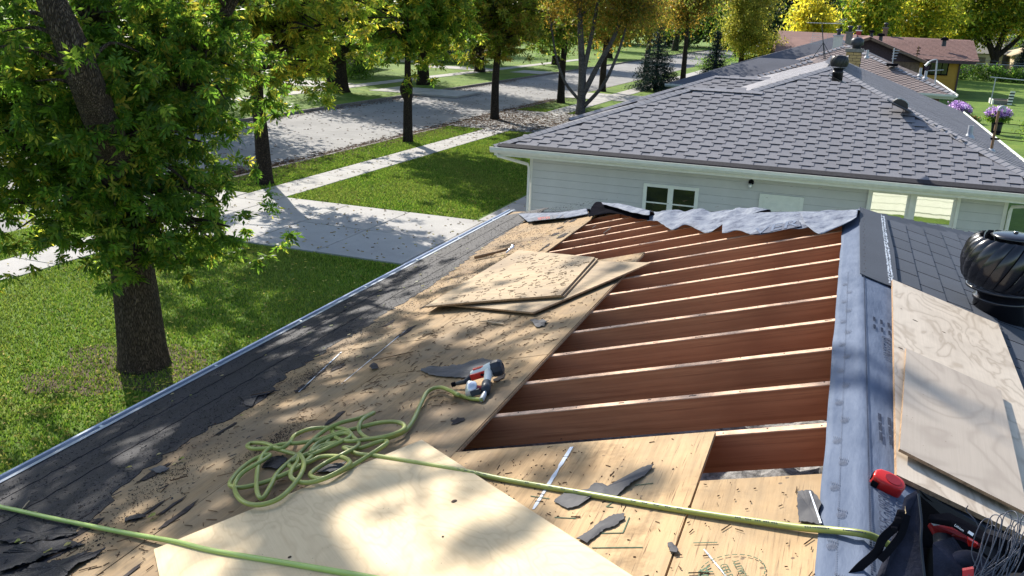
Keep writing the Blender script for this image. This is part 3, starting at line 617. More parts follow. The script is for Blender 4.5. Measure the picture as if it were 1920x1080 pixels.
def mk_turbine(loc, sc, nblade, label, hs=1.55, bm='blk_metal', stem=.35, base=None, par=None, group=None, tilt=None, skirt='E'):
    """turbine roof vent: flashing, collar, finned head, dome, rivets"""
    t = thing('turbine_vent', label, 'roof vent', loc, group); L0 = np.array(loc, float)
    n_ = np.array(base if base is not None else (0, 0, 1.)); n_ /= np.linalg.norm(n_); a = np.cross(n_, (0, 1, 0)); a /= np.linalg.norm(a); b = np.cross(n_, a)
    MB().prism([L0+(a*i+b*j)*sc*1.15-n_*.002 for i, j in ((-1, -1), (1, -1), (1, 1), (-1, 1))], n_*.008).build('flashing', M[bm], t)
    MB().lathe([(.62*sc, -.25*sc), (.60*sc, stem*sc*.55), (.64*sc, stem*sc*.56), (.64*sc, stem*sc*.66), (.58*sc, stem*sc*.67), (.58*sc, stem*sc)], L0, 36).build('collar', M[bm], t, smooth=True)
    zb = stem*sc; fins = []
    for k in range(nblade):
        mb = MB(); q0 = 2*math.pi*k/nblade; V = []; N = 9
        for i in range(N+1):
            s_ = i/N; ph = -1.0+s_*2.25; rr_ = sc*(.62+.40*math.cos(ph*.95)) if ph < 1.0 else sc*(.62+.40*math.cos(ph*.95)); z = zb+sc*hs*(.46+.50*math.sin(ph)*.92)
            tw = q0+.62*s_; dw = 2*math.pi/nblade
            for j, (dq, dr_) in enumerate(((0, 0), (dw*.55, .035*sc), (dw*1.05, -.045*sc))):
                V.append(L0+np.array([math.cos(tw+dq)*(rr_+dr_), math.sin(tw+dq)*(rr_+dr_), z]))
        F = [(i*3+j, i*3+j+1, (i+1)*3+j+1, (i+1)*3+j) for i in range(N) for j in range(2)]
        mb.add(V, F); o = mb.build('blade', M[bm], t, smooth=True)
    MB().lathe([(.50*sc, .0), (.52*sc, .02*sc), (.44*sc, .07*sc), (.25*sc, .10*sc), (.03*sc, .115*sc)], L0+np.array([0, 0, zb+sc*.90*hs]), 32).build('dome', M[bm], t, smooth=True)
    MB().lathe([(.80*sc, 0), (.84*sc, .01*sc), (.84*sc, .06*sc), (.80*sc, .07*sc)], L0+np.array([0, 0, zb-.01]), 36).build('ring', M[bm], t, smooth=True)
    mb = MB(); mb.lathe([(.05*sc, 0), (.05*sc, .03*sc), (.01, .04*sc)], L0+np.array([0, 0, zb+sc*(.90*hs+.11)]), 12); mb.build('knob', M[bm], t)
    rv = MB().lathe([(.013*sc, 0), (.010*sc, .012*sc), (.002, .016*sc)], (0, 0, 0), 8).mesh('rivet'); rv.materials.append(M['galv'])
    for k in range(18 if sc > .24 else 0):
        q = 2*math.pi*k/18; d = Vector((math.cos(q), math.sin(q), 0)); p = Vector(L0)+d*.84*sc+Vector((0, 0, zb+.025*sc)); inst('rivet', rv, Matrix.Translation(p) @ d.to_track_quat('Z', 'X').to_matrix().to_4x4(), t)
    return t
def pipe(loc, h, r, label, mat='galv', name='vent_pipe', cat='vent pipe', group='vent pipes on the roofs'):
    t = thing(name, label, cat, loc, group); x, y, z = loc
    MB().lathe([(r, -.08), (r, h), (r*.8, h), (r*.8, h-.1)], (x, y, z), 16).build('pipe', M[mat], t, smooth=False)
    MB().lathe([(r*2.1, -.03), (r*2.0, .01), (r*1.2, .07), (r*1.02, .1)], (x, y, z), 16).build('flashing', M[mat], t)
    return t
# our turbine vent
vb = onE(1872, 592); 
mk_turbine(tuple(vb+np.array([.0, .0, .0])), .24, 22, 'large black turbine vent close by at the right edge, on the slate blue shingles', 1.35, 'blk_metal', .72, nE)

# ------------------------------------------------------------------ next-door house
N = thing('neighbour_house', 'grey sided house next door under a hipped roof of grey interlocking shingles', 'house', (-1.7, 25, 0))
ZE, SE = GZ-2.83, .327
ev = np.array([0, 1, SE])/math.hypot(1, SE); eu = np.array([1., 0, 0]); nf = np.cross(eu, ev)
cr = lambda x, y, z: np.array([x, y, z], float)
SW, SE_, AP = cr(-7.32, 18.15, ZE), cr(3.95, 18.15, ZE), cr(-.45, 23.84, GZ-.97)
W1 = cr(-3.65, 21.95, ZE+3.8*SE); W2 = cr(-2.28, 21.95, ZE+3.8*SE)
facet('roof_face', [SW, SE_, AP, W2, W1], M['sh_base'], N)
def in_front(u, v):   # u metres east of SW corner, v up the slope
    y = v/math.hypot(1, SE)
    if y > 5.6: return False
    xl = y*(3.67/3.8) if y < 3.8 else 5.04+(y-3.8)*(1.83/1.89); xr = 11.27-y*(4.4/5.69); return xl+.05 < u < xr-.05
cap_v = 5.69*math.hypot(1, SE)
print('lock shingles', tiles(SW, eu, ev, nf, 0, 11.3, cap_v, in_front, .178, .47, .29, .021, M['sh_grey'], N, 'shingle', 300, lambda p: p[1]*1.0))
# main block: west and east faces, ridge, far hip
RB = cr(-.45, 30.6, GZ-.97); NE_, NW_ = cr(3.95, 36.2, ZE), cr(-6.1, 36.2, ZE)
facet('roof_face', [cr(-6.1, 18.3, ZE+.01), W2, AP, RB, NW_], M['sh_cap'], N)  # west face takes the paler shingle: its sunlit tone is painted in
facet('roof_face', [SE_, NE_, RB, AP], M['sh_base'], N)
facet('roof_face', [NW_, NE_, RB], M['sh_grey'], N)
sE1 = (4.13-ZE)/4.4; evE = np.array([-4.4, 0, AP[2]-ZE]); LE = np.linalg.norm(evE); evE /= LE; nE1 = np.cross((0, 1, 0), evE)
def in_east(u, v): y = v/LE; return u > y*5.69+.1 and u < 18.05-y*5.6-.1
tiles(SE_, (0, 1, 0), evE, nE1, 0, 18, LE, in_east, .178, .47, .285, .018, M['sh_grey'], N, 'shingle_east')
nw = np.cross(AP-W2, RB-AP); nw /= np.linalg.norm(nw); nw = nw if nw[2] > 0 else -nw
evW = np.array([5.65, 0, AP[2]-ZE]); LW = np.linalg.norm(evW); evW /= LW
tiles((-6.1, 36.2, ZE), (0, -1, 0), evW, np.cross((0, -1, 0), evW), 0, 18, LW, lambda u, v: u > v/LW*5.6+.1 and u < 18-v/LW*5.6-.2 and (v > LW*.68), .178, .47, .44, .012, M['sh_cap'], N, 'shingle_west', lift=.01)
# wings towards the street
facet('roof_face', [cr(-7.32, 25.75, ZE), SW, W1], M['sh_grey'], N); facet('roof_face', [cr(-7.32, 25.75, ZE), W1, W2, cr(1.2, 25.75, ZE)], M['sh_grey'], N)
X1, X2 = cr(-3.95, 28.07, ZE+3.7*SE), cr(-1.9, 28.07, ZE+3.7*SE); C1, C2, C3 = cr(-7.5, 24.37, ZE), cr(-2.0, 24.37, ZE), cr(-7.5, 31.8, ZE)
facet('roof_face', [C1, C2, X2, X1], M['sh_base'], N); facet('roof_face', [C3, C1, X1], M['sh_grey'], N); facet('roof_face', [C3, X1, X2, cr(-2, 31.8, ZE)], M['sh_grey'], N)
tiles(C1, eu, ev, nf, 0, 6, 3.9, lambda u, v: u > v*.92+.1 and v < 3.85 and v > 1.6, .178, .47, .285, .022, M['sh_grey'], N, 'shingle_rear', lift=.004)
for a, b in ((SW, W1), (SE_, AP), (W2, AP), (C1, X1)): caps(N, a+cr(0, 0, .03), b+cr(0, 0, .03), M['sh_cap'])
for a, b in ((W1, W2+(.4, 0, 0)), (X1, X2), (AP, RB)): caps(N, a+cr(0, 0, .035), b+cr(0, 0, .035), M['sh_cap'])
# dark edge course, gutters and downspouts
MB().frame(SW+cr(.1, -.03, .004), eu, ev, nf, 11.05, .17, .02).build('edge_course', M['sh_base'], N)
gutter_run(N, SW+cr(-.04, -.005, -.01), SE_+cr(.05, -.005, -.01), M['trim'], .115); gutter_run(N, SE_+cr(.005, 0, -.01), NE_+cr(.005, 0, -.01), M['white'], .11)
MB().box(-7.3, 3.93, 18.17, 18.195, ZE-.2, ZE-.055).build('fascia', M['trim'], N)
MB().box(-7.3, 3.93, 18.2, 18.78, ZE-.2, ZE-.185).build('soffit', M['trim'], N)
MB().box(3.905, 3.93, 18.2, 36, ZE-.2, ZE-.055).build('fascia', M['white'], N)
MB().box(-7.3, -7.28, 18.2, 25.7, ZE-.2, ZE-.055).build('fascia', M['white'], N)
YW = 18.72; wl = hitY(996, 290, YW)[0]; wr_ = hitY(1890, 378, YW)[0]
MB().box(wl+.03, wr_-.03, YW+.03, 35.6, 0, ZE-.19).build('wall', M['siding'], N); MB().box(wl+.05, wr_-.05, YW+.008, YW+.028, 0, ZE-.2).build('siding_shadow_backing', M['gap'], N)  # darker sheet showing between boards stands in for their shadow lines
board = MB().frame((0, 0, 0), (1, 0, 0), (0, 1, 0), (0, .0, 1), wr_-wl, .014, .1665).mesh('siding_board'); board.materials.append(M['siding'])
k = 0; z = ZE-.19-.175
while z > .1: inst('siding_board', board, Matrix.Translation((wl, YW, z)), N); z -= .175; k += 1
MB().box(wl-.02, wl+.05, YW-.012, YW+.12, 0, ZE-.19).build('corner_trim', M['trim'], N); MB().box(wr_-.05, wr_+.02, YW-.012, YW+.12, 0, ZE-.19).build('corner_trim', M['trim'], N)
def rail(par, x0, x1, z0, z1, y, mat, name='frame', th=.05): return MB().box(x0, x1, y, y+th, z0, z1).build(name, mat, par)
# casement window
a = hitY(1207, 343, YW-.03); b = hitY(1311, 353, YW-.03); zt = (a[2]+b[2])/2; z0 = zt-1.15; x0, x1 = a[0], b[0]
wdw = MB().box(x0, x1, YW-.03, YW-.005, zt-.07, zt).build('window', M['white'], N)
for bx in ((x0, x0+.08, z0, zt-.07), (x1-.08, x1, z0, zt-.07), ((x0+x1)/2-.06, (x0+x1)/2+.06, z0, zt-.07), (x0+.08, x1-.08, z0, z0+.07)):
    if bx[0] == x0+.08: rail(wdw, bx[0], (x0+x1)/2-.06, bx[2], bx[3], YW-.03, M['white'], 'frame', .025); rail(wdw, (x0+x1)/2+.06, bx[1], bx[2], bx[3], YW-.03, M['white'], 'frame', .025)
    else: rail(wdw, *bx, YW-.032, M['white'], 'frame', .027)
for xa, xb in ((x0+.08, (x0+x1)/2-.06), ((x0+x1)/2+.06, x1-.08)):
    MB().box(xa, xb, YW-.012, YW-.006, z0+.07, zt-.07).build('pane', M['glass'], wdw)
    for q in (.30, .62, ): MB().box(xa, xb, YW-.024, YW-.013, zt-.07-(zt-z0)*q-.014, zt-.07-(zt-z0)*q+.014).build('muntin', M['white'], wdw)
MB().box(x0-.03, x1+.03, YW-.05, YW-.033, z0-.04, z0-.001).build('sill', M['white'], wdw)
# door
a = hitY(1425, 363, YW-.03); b = hitY(1508, 370, YW-.03); zt = (a[2]+b[2])/2; x0, x1 = a[0], b[0]; z0 = zt-1.62
dr_ = MB().box(x0+.07, x1-.07, YW-.02, YW-.004, z0, zt-.07).build('door', M['white'], N)
for bx in ((x0, x0+.07, z0, zt), (x1-.07, x1, z0, zt)): rail(dr_, *bx, YW-.04, M['white'], 'frame', .036)
rail(dr_, x0+.07, x1-.07, zt-.07, zt, YW-.04, M['white'], 'frame', .036)
wd = (x1-x0-.14)
for i in range(2):
    for zq, hh in ((.30, .18), (.95, .5), (1.5, .35)):
        xa = x0+.07+wd*(.14+.43*i); rail(dr_, xa, xa+wd*.29, zt-zq-.0, zt-zq+hh*.6, YW-.028, M['white'], 'panel', .0075); rail(dr_, xa+.025, xa+wd*.29-.025, zt-zq+.025, zt-zq+hh*.6-.025, YW-.034, M['white'], 'panel', .0055)
MB().lathe([(.0, 0), (.028, .01), (.03, .04), (.01, .06)], (x0+.13, YW-.02, zt-.95), 12, (0, -1, 0)).build('handle', M['galv'], dr_, smooth=True)
# lamp
p = hitY(1408, 344, YW-.05); lp = MB(); lp.lathe([(.055, 0), (.06, .02), (.05, .05), (.02, .06)], (p[0], YW+.0, p[2]+.02), 16, (0, -1, 0)); lamp = lp.build('wall_lamp', M['black'], N, smooth=True)
MB().lathe([(.028, 0), (.045, -.03), (.045, -.08), (.03, -.10)], (p[0]-.005, YW-.09, p[2]), 14).build('lamp_shade', M['silver'], lamp, smooth=True)
# large double window (cream frame) reflecting our sunlit end wall
a = hitY(1630, 352, YW-.03); b = hitY(1803, 367, YW-.03); x0, x1 = a[0], b[0]; zt = ZE-.20; gl = [hitY(1637, 361, YW), hitY(1702, 366, YW), hitY(1720, 368, YW), hitY(1788, 376, YW)]; zb = hitY(1780, 420, YW)[2]-.02
bw = MB().box(x0, x1, YW-.04, YW-.005, gl[0][2]+.01, zt).build('window', M['trim'], N); zz = zb-.62
for xa, xb in ((x0, gl[0][0]), (gl[1][0], gl[2][0]), (gl[3][0], x1)): rail(bw, xa, xb, zz, gl[0][2]+.01, YW-.042, M['trim'], 'frame', .036)
xm = (gl[1][0]+gl[2][0])/2; MB().box(xm-.035, xm+.035, YW-.075, YW-.043, zz, zt-.04).build('mullion', M['trim'], bw); 
for xa in (x0, x1-.06): MB().box(xa, xa+.06, YW-.075, YW-.043, zz, zt-.04).build('frame', M['trim'], bw)
for xa, xb in ((gl[0][0], gl[1][0]), (gl[2][0], gl[3][0])):
    MB().box(xa, xb, YW-.018, YW-.008, zb, gl[0][2]+.01).build('pane', M['mirror'], bw); MB().box(xa, xb, YW-.044, YW-.02, zb-.07, zb).build('rail', M['trim'], bw)
    MB().box(xa, xb, YW-.018, YW-.008, zz, zb-.07).build('pane', M['glass'], bw)
# downspouts
def spout(name, pts, par, mat='trim', w_=.035):
    MB().tube(pts, w_, 6).build(name, M[mat], par)
spout('downspout', [(wl-.62, 18.12, ZE-.1), (wl-.60, 18.14, ZE-.2), (wl-.05, YW-.06, ZE-.42), (wl-.02, YW-.06, ZE-.52), (wl-.02, YW-.06, .1)], N)
spout('downspout', [(wr_+.55, 18.12, ZE-.1), (wr_+.5, 18.16, ZE-.2), (wr_+.08, YW-.06, ZE-.36), (wr_+.06, YW-.06, ZE-.46), (wr_+.06, YW-.06, .1)], N)
# roof fittings on it
def onN(x, y): return hitP(x, y, SE_, nE1)
vp_ = onN(1574, 150)
mk_turbine(tuple(vp_+cr(-.05, 0, .02)), 0.175, 14, 'small black turbine vent beside the brick chimney, near the peak of the roof next door', 1.5, 'blk_matt', 1.3, nE1)
p = onN(1687, 199); sv = thing('slant_vent', 'black rounded slant-back vent halfway down the grey shingles next door', 'roof vent', tuple(p))
prf_ = [(-.17, -.03), (-.17, .06), (-.13, .12), (-.05, .15), (.05, .15), (.12, .12), (.17, .04), (.17, -.03)]
MB().prism([p+evE*a+nE1*b for a, b in prf_], (0, .30, 0)).build('hood', M['blk_matt'], sv, bevel=.008)
MB().tube([p+evE*a+nE1*b+np.array([0, -.004, 0]) for a, b in prf_[1:6]], .012, 6).build('rim', M['galv'], sv)
MB().prism([p+np.array([0, a, 0])+evE*b-nE1*.01 for a, b in ((-.1, -.3), (.45, -.3), (.45, .3), (-.1, .3))][::-1], nE1*.02).build('flashing', M['sh_dark'], sv)
p = onN(1817, 258); pipe(tuple(p), .27, .055, 'short silver vent pipe standing low on the grey shingles next door')
# service mast with three wires
p = onN(1858, 283); ms = thing('service_mast', 'wooden-brown electric service mast with curved head above the eave next door', 'electric mast', tuple(p)); tp_ = hitY(1873, 208, p[1]); 
MB().tube([p-cr(0, 0, .1), tp_], .028, 8).build('pole', M['wood'], ms); MB().lathe([(.09, -.03), (.08, .02), (.04, .05)], tuple(p), 14).build('flashing', M['galv'], ms)
wh = spline([tp_, tp_+cr(.01, 0, .06), tp_+cr(.06, 0, .09), tp_+cr(.10, 0, .05), tp_+cr(.11, 0, -.02)], 4); MB().tube(wh, .032, 8).build('weatherhead', M['galv'], ms, smooth=True)
for i, (y_, ye_) in enumerate(((231, 232), (247, 247.5), (260, 261))):
    a = hitY(1868-3*i, y_, p[1]); MB().tube([a-cr(.05, 0, 0), a+cr(.12, 0, 0)], .022, 8).build('insulator', M['black'], ms)
    b = np.array([40, a[1]+8, a[2]+1.6-.1*i]); a = a+cr(.12, 0, 0); pts = [a*(1-t)+b*t-np.array([0, 0, 1.0*4*t*(1-t)*.9]) for t in np.linspace(0, 1, 14)]
    tag(MB().tube(pts, .008, 5).build('overhead_wire', M['black']), ['top', 'middle', 'lowest'][i]+' of the three black wires running right from the service mast', 'wire', 'wires from the service mast')

# ------------------------------------------------------------------ second house (tan shingles)
T2 = thing('tan_roofed_house', 'low house with tan shingled hip roof and white fascia behind the grey roof', 'house', (-.5, 47, 0))
apx = (-.42, 50.3); ez, rz_ = GZ-2.8, GZ-.93
hiproof(T2, -5.6, 4.55, 44.9, 57.5, ez, rz_, M['sh_tan'], (apx, (-.42, 53)))
hiproof(T2, -5.6, 2.3, 38.2, 47, ez, ez+1.36, M['sh_tan'], ((-1.6, 42.4), (-1.6, 44.5)))
hiproof(T2, -8.0, -1, 41.3, 49.2, ez, ez+1.22, M['sh_dark'], ((-4.3, 45.2), (-2.5, 45.2)))
e2 = np.array([-4.97, 0, rz_-ez]); l2 = np.linalg.norm(e2); e2 /= l2
tiles((4.55, 44.9, ez), (0, 1, 0), e2, np.cross((0, 1, 0), e2), 0, 12.6, l2, lambda u, v: u > v/l2*5.4+.1 and u < 12.6-v/l2*4.5-.1, .15, .36, .2, .02, M['sh_tan'], T2, 'shingle_east')
ef = np.array([0, 5.4, rz_-ez]); lf = np.linalg.norm(ef); ef /= lf
tiles((-5.6, 44.9, ez), (1, 0, 0), ef, np.cross((1, 0, 0), ef), 0, 10.1, lf, lambda u, v: u > v/lf*5.18+.1 and u < 10.15-v/lf*4.97-.1, .15, .36, .2, .02, M['sh_tan'], T2, 'shingle_front')
ef2 = np.array([0, 4.2, 1.36]); lf2 = np.linalg.norm(ef2); ef2 /= lf2
tiles((-5.6, 38.2, ez), (1, 0, 0), ef2, np.cross((1, 0, 0), ef2), 0, 7.9, lf2, lambda u, v: u > v/lf2*4+.1 and u < 7.9-v/lf2*3.9-.1, .15, .36, .2, .02, M['sh_tan'], T2, 'shingle_wing')
for a, b in (((4.55, 44.9, ez), (*apx, rz_)), ((-5.6, 44.9, ez), (*apx, rz_)), ((-5.6, 38.2, ez), (-1.6, 42.4, ez+1.36))): caps(T2, cr(*a)+cr(0, 0, .05), cr(*b)+cr(0, 0, .05), M['sh_cap'], .3, 1.5)
gutter_run(T2, (1.8, 44.88, ez), (4.6, 44.88, ez), M['white'], .14); gutter_run(T2, (4.57, 44.88, ez), (4.57, 57.5, ez), M['white'], .12)
gutter_run(T2, (-8.05, 41.28, ez), (-1, 41.28, ez), M['alu'], .14); MB().box(2.2, 4.55, 44.95, 57.4, ez-.22, ez-.1).build('fascia', M['white'], T2)
MB().box(-7.4, 4.0, 45.5, 57, 0, ez-.1).build('wall', M['brownwall'], T2); MB().box(-5, 1.8, 38.8, 45.5, 0, ez-.1).build('wall', M['brownwall'], T2)
# brick chimney, every brick its own piece
ca = hitY(1588, 97, 38.8); cb = hitY(1612, 97, 38.8); cw = cb[0]-ca[0]+.12; cx, cyy = ca[0]-.02, 38.8; zt = ca[2]
ch = MB().box(cx+.008, cx+cw-.012, cyy+.012, cyy+cw-.012, zt-2.2, zt-.01).build('chimney', M['mortar'], T2)
bk = MB().box(0, .27, -.004, .09, 0, .095).mesh('brick'); bk.materials.append(M['brick']); row = 0; z = zt-.115
while z > zt-1.75:
    o_ = -.145 if row % 2 else 0; x = o_
    while x < cw-.02:
        a_, b_ = max(0, x), min(cw, x+.27)
        if b_-a_ > .04: inst('brick', bk, Matrix.Translation((cx+a_, cyy, z)) @ Matrix.Diagonal(((b_-a_)/.27, 1, 1, 1)), ch)
        if b_-a_ > .04: inst('brick', bk, Matrix.Translation((cx+.0, cyy+.09+a_*.98, z)) @ Matrix.Rotation(math.pi/2, 4, 'Z') @ Matrix.Diagonal(((b_-a_)/.27*.9, -.5, 1, 1)), ch)
        x += .29
    z -= .115; row += 1
MB().box(cx-.05, cx+cw+.05, cyy-.05, cyy+cw+.05, zt-.0, zt+.13).build('chimney_cap', M['cap'], ch)
MB().lathe([(.17, 0), (.17, .12), (.24, .13), (.26, .25), (.24, .36), (.14, .43), (.02, .45)], (cx+cw/2+.06, cyy+cw/2, zt+.13), 18).build('flue_cap', M['dgrey'], ch, smooth=True)
# TV aerial on a tripod
ay = 43.5; b0 = hitY(1546, 107, ay); t0 = hitY(1541, 42, ay); an = thing('tv_aerial', 'television aerial on a black tripod mast at the peak of the tan roof', 'aerial', tuple(b0))
MB().tube([b0-cr(0, 0, .1), t0], .022, 6).build('mast', M['dgrey'], an)
for dx, dy in ((-.55, .0), (.05, .5), (.4, -.2)): MB().tube([b0+(t0-b0)*.42, b0+cr(dx, dy, -.12)], .015, 5).build('leg', M['dgrey'], an)
tb = t0+cr(0, 0, -.03); e_ = np.array([1, .25, .0]); bo = MB().tube([tb-e_*.62, tb+e_*.95], .016, 5).build('boom', M['galv'], an); g_ = np.array([-.25, 1, 0])
for i in range(13):
    c_ = tb-e_*.6+e_*.125*i; l_ = .25+.035*i; MB().tube([c_-g_*l_+cr(0, 0, .02*i*(i > 9)), c_+g_*l_], .007, 4).build('element', M['galv'], an)
for i in range(6):
    z_ = -.95+.09*i; c_ = t0+cr(-.12, 0, z_); MB().tube([c_-cr(.30-.02*i, .3, 0), c_+cr(.34-.02*i, .3, 0)], .010, 4).build('element', M['galv'], an)
for s_ in (-1, 1): MB().tube([t0+cr(s_*.33, .1, -1.0), t0+cr(s_*.33, .1, -.45)], .008, 4).build('frame', M['galv'], an)
# stacks further back
def onT(x, y, Y): return hitY(x, y, Y)
p = hitY(1625, 108, 46.5); pipe(tuple(p), .36, .06, 'pale vent pipe just right of the brick chimney, on the tan roof')
p = hitY(1725, 140, 48.5); pipe(tuple(p-cr(0, 0, .05)), .38, .065, 'left of two silver vent pipes low on the tan roof')
p = hitY(1735, 145, 47.6); pipe(tuple(p-cr(0, 0, .05)), .36, .065, 'right of two silver vent pipes low on the tan roof')
p = hitY(1754, 155, 47); lamp_ = thing('yard_light', 'grey pole with a lamp arm at its top, at the eave of the tan roof', 'yard light', tuple(p)); q = hitY(1757, 115, 47)
MB().tube([p-cr(0, 0, .3), q], .035, 8).build('pole', M['galv'], lamp_); MB().tube(spline([q, q+cr(-.05, 0, .08), q+cr(-.25, 0, .02), q+cr(-.4, 0, -.12)], 4), .03, 7).build('arm', M['galv'], lamp_)
MB().tube([q+cr(-.34, 0, -.06), q+cr(-.48, 0, -.24)], .05, 8).build('lamp_head', M['silver'], lamp_); MB().tube([q+cr(-.3, 0, -.45), q+cr(.35, 0, -.38)], .018, 6).build('crossarm', M['galv'], lamp_)
p = hitY(1673, 120, 47.5); mm = thing('antenna_mast', 'thin mast on a black base on the tan roof, before the brown gable', 'aerial', tuple(p)); q = hitY(1677, 90, 47.5)
MB().tube([p, q], .025, 6).build('mast', M['galv'], mm); MB().box(p[0]-.26, p[0]+.26, p[1]-.2, p[1]+.2, p[2]-.1, p[2]+.02).build('base', M['black'], mm)
for i in range(4): z_ = q[2]-.12-.13*i; MB().tube([(q[0]-.05, q[1], z_), (q[0]+.25-.03*i, q[1], z_+.02)], .02, 5).build('bracket', M['galv'], mm)
tag(MB().tube([q+cr(0, 0, -.2), q+cr(6, 3, -.55), q+cr(30, 12, -.2)], .012, 4).build('overhead_wire', M['wire']), 'thin grey wire running right from the mast on the tan roof', 'wire')

# ------------------------------------------------------------------ third house, dark blue roof
T3 = thing('blue_roofed_house', 'house with a dark blue-grey hip roof left of the television aerial', 'house', (-3, 64, 0))
hiproof(T3, -8.6, 4.2, 58.6, 72, GZ-3.0, GZ-.72, M['sh_dark'], ((-1.6, 65), (-1.2, 66))); MB().box(-8, 3.6, 59.2, 71.4, 0, GZ-3.1).build('wall', M['offwhite'], T3)
gutter_run(T3, (-8.65, 58.58, GZ-3.0), (-4, 58.58, GZ-3.0), M['alu'], .16)
def stack(x, ytop, ybot, wpx, Y, body, captop, label, par, name='chimney', nm2='chimney_cap'):
    a = hitY(x-wpx/2, ytop, Y); b = hitY(x+wpx/2, ybot, Y); w2 = b[0]-a[0]
    o = MB().box(a[0], b[0], Y, Y+w2, b[2]-.5, a[2]).build(name, M[body], par); MB().box(a[0]-.06, b[0]+.06, Y-.06, Y+w2+.06, a[2], a[2]+.09).build(nm2, M[captop], o)
    MB().lathe([(.12, 0), (.12, .22), (.2, .24), (.18, .34), (.02, .38)], ((a[0]+b[0])/2, Y+w2/2, a[2]+.09), 12).build('flue', M['dgrey'], o, smooth=True); return o
stack(1571, 68, 84, 15, 60, 'offwhite', 'galv', '', T3); stack(1592, 62, 82, 10, 62, 'cap', 'cap', '', T3)
# ------------------------------------------------------------------ fourth house: brown roof, mustard wall
T4 = thing('brown_roofed_house', 'long house with red-brown roof, dark gable and mustard yellow siding', 'house', (2, 80, 0))
Yf = 78.; ez4 = GZ-2.25; rx0, rx1 = -6.6, hitY(1832, 112, Yf)[0]+.0; Yr = 84.5; rz4 = GZ-.72
ex0 = cr(rx0, Yf, ez4); ex1 = cr(rx1, Yf, ez4)
sl4 = np.array([0, Yr-Yf, rz4-ez4]); l4 = np.linalg.norm(sl4); sl4 /= l4
facet('roof_face', [ex0-(0, .0, 0), ex1, cr(rx1-.0, Yr, rz4), cr(rx0, Yr, rz4+.1)], M['sh_brown'], T4, .14); facet('roof_face', [cr(rx0, Yr, rz4), cr(rx1, Yr, rz4), cr(rx1, 91, ez4), cr(rx0, 91, ez4)], M['sh_brown'], T4, .14)
tiles(ex0, (1, 0, 0), sl4, np.cross((1, 0, 0), sl4), 0, rx1-rx0, l4, lambda u, v: v < l4-.2, .2, .5, .3, .02, M['sh_brown'], T4, 'shingle', lift=.002)
MB().box(rx0, rx1, Yf-.03, Yf, ez4-.24, ez4-.0).build('fascia', M['purple'], T4)
# left lower extension of the brown roof
facet('roof_face', [hitY(1450, 112, 72), hitY(1600, 104, 72), cr(0, Yr, rz4+.12), hitY(1460, 57, Yr)], M['sh_brown'], T4, .14)
wx1 = hitY(1800, 115, Yf+.8)[0]; MB().box(rx0+.5, wx1-.06, Yf+.85, 90, .25, ez4-.2).build('wall', M['yellow'], T4)
bd = MB().frame((0, 0, 0), (1, 0, 0), (0, 1, 0), (0, -.12, 1), 1, .02, .27).mesh('siding_board'); bd.materials.append(M['yellow']); xw0 = 3.5
z = ez4-.5
while z > .3: inst('siding_board', bd, Matrix.Translation((xw0, Yf+.82, z)) @ Matrix.Diagonal((wx1-xw0, 1, 1, 1)), T4); z -= .27
MB().box(wx1-.02, wx1+.10, Yf+.7, Yf+.95, 0, ez4-.2).build('corner_trim', M['purple'], T4); MB().box(wx1-.0, wx1+.05, Yf+.96, 90, 0, ez4-.2).build('wall', M['brownwall'], T4)
a = hitY(1734, 112, Yf+.7); b = hitY(1776, 142, Yf+.7); wn = MB().box(a[0], b[0], Yf+.72, Yf+.78, b[2], a[2]).build('window', M['black'], T4)
for i in range(4): xa = a[0]+.08+(b[0]-a[0]-.1)/4*i; MB().box(xa, xa+(b[0]-a[0]-.1)/4-.07, Yf+.70, Yf+.715, b[2]+.1, a[2]-.15).build('pane', M['glass'], wn)
# projecting gable
Yg = 71.; pk = hitY(1632, 69, Yg); gl_ = hitY(1556, 85, Yg); gr = hitY(1738, 115, Yg); gl_ = pk+(pk-gr)*np.array([1, 0, 0])*np.array([1, 1, 1]); gl_[2] = gr[2]
facet('roof_face', [gl_-(.3, 0, .1), pk, pk+(0, 13, 0), gl_+(-.3, 13, -.1)], M['sh_brown'], T4, .12); facet('roof_face', [gr+(.3, 0, -.1), gr+(.3, 13, -.1), pk+(0, 13, 0), pk], M['sh_brown'], T4, .12)
MB().prism([gl_+(.35, .6, -.12), gr+(-.35, .6, -.12), pk+(0, .6, -.15)], (0, .2, 0)).build('gable', M['purple'], T4)
for A_, B_ in ((gl_, pk), (pk, gr)): e_ = (B_-A_)/np.linalg.norm(B_-A_); MB().frame(A_+(0, -.04, -.2), e_, (0, 1, 0), (0, 0, 1), np.linalg.norm(B_-A_)+.1, .1, .17).build('barge_board', M['brownwall'], T4)
MB().box(gl_[0]+.4, gr[0]-.4, Yg+.62, Yg+8, 0, gr[2]-.13).build('wall', M['brownwall'], T4)
for i in range(7): xx = gr[0]-.5-.55*i; MB().box(xx-.5, xx, Yg+.58, Yg+.615, .1, gr[2]-.16).build('wall_board', M['brownwall'], T4)
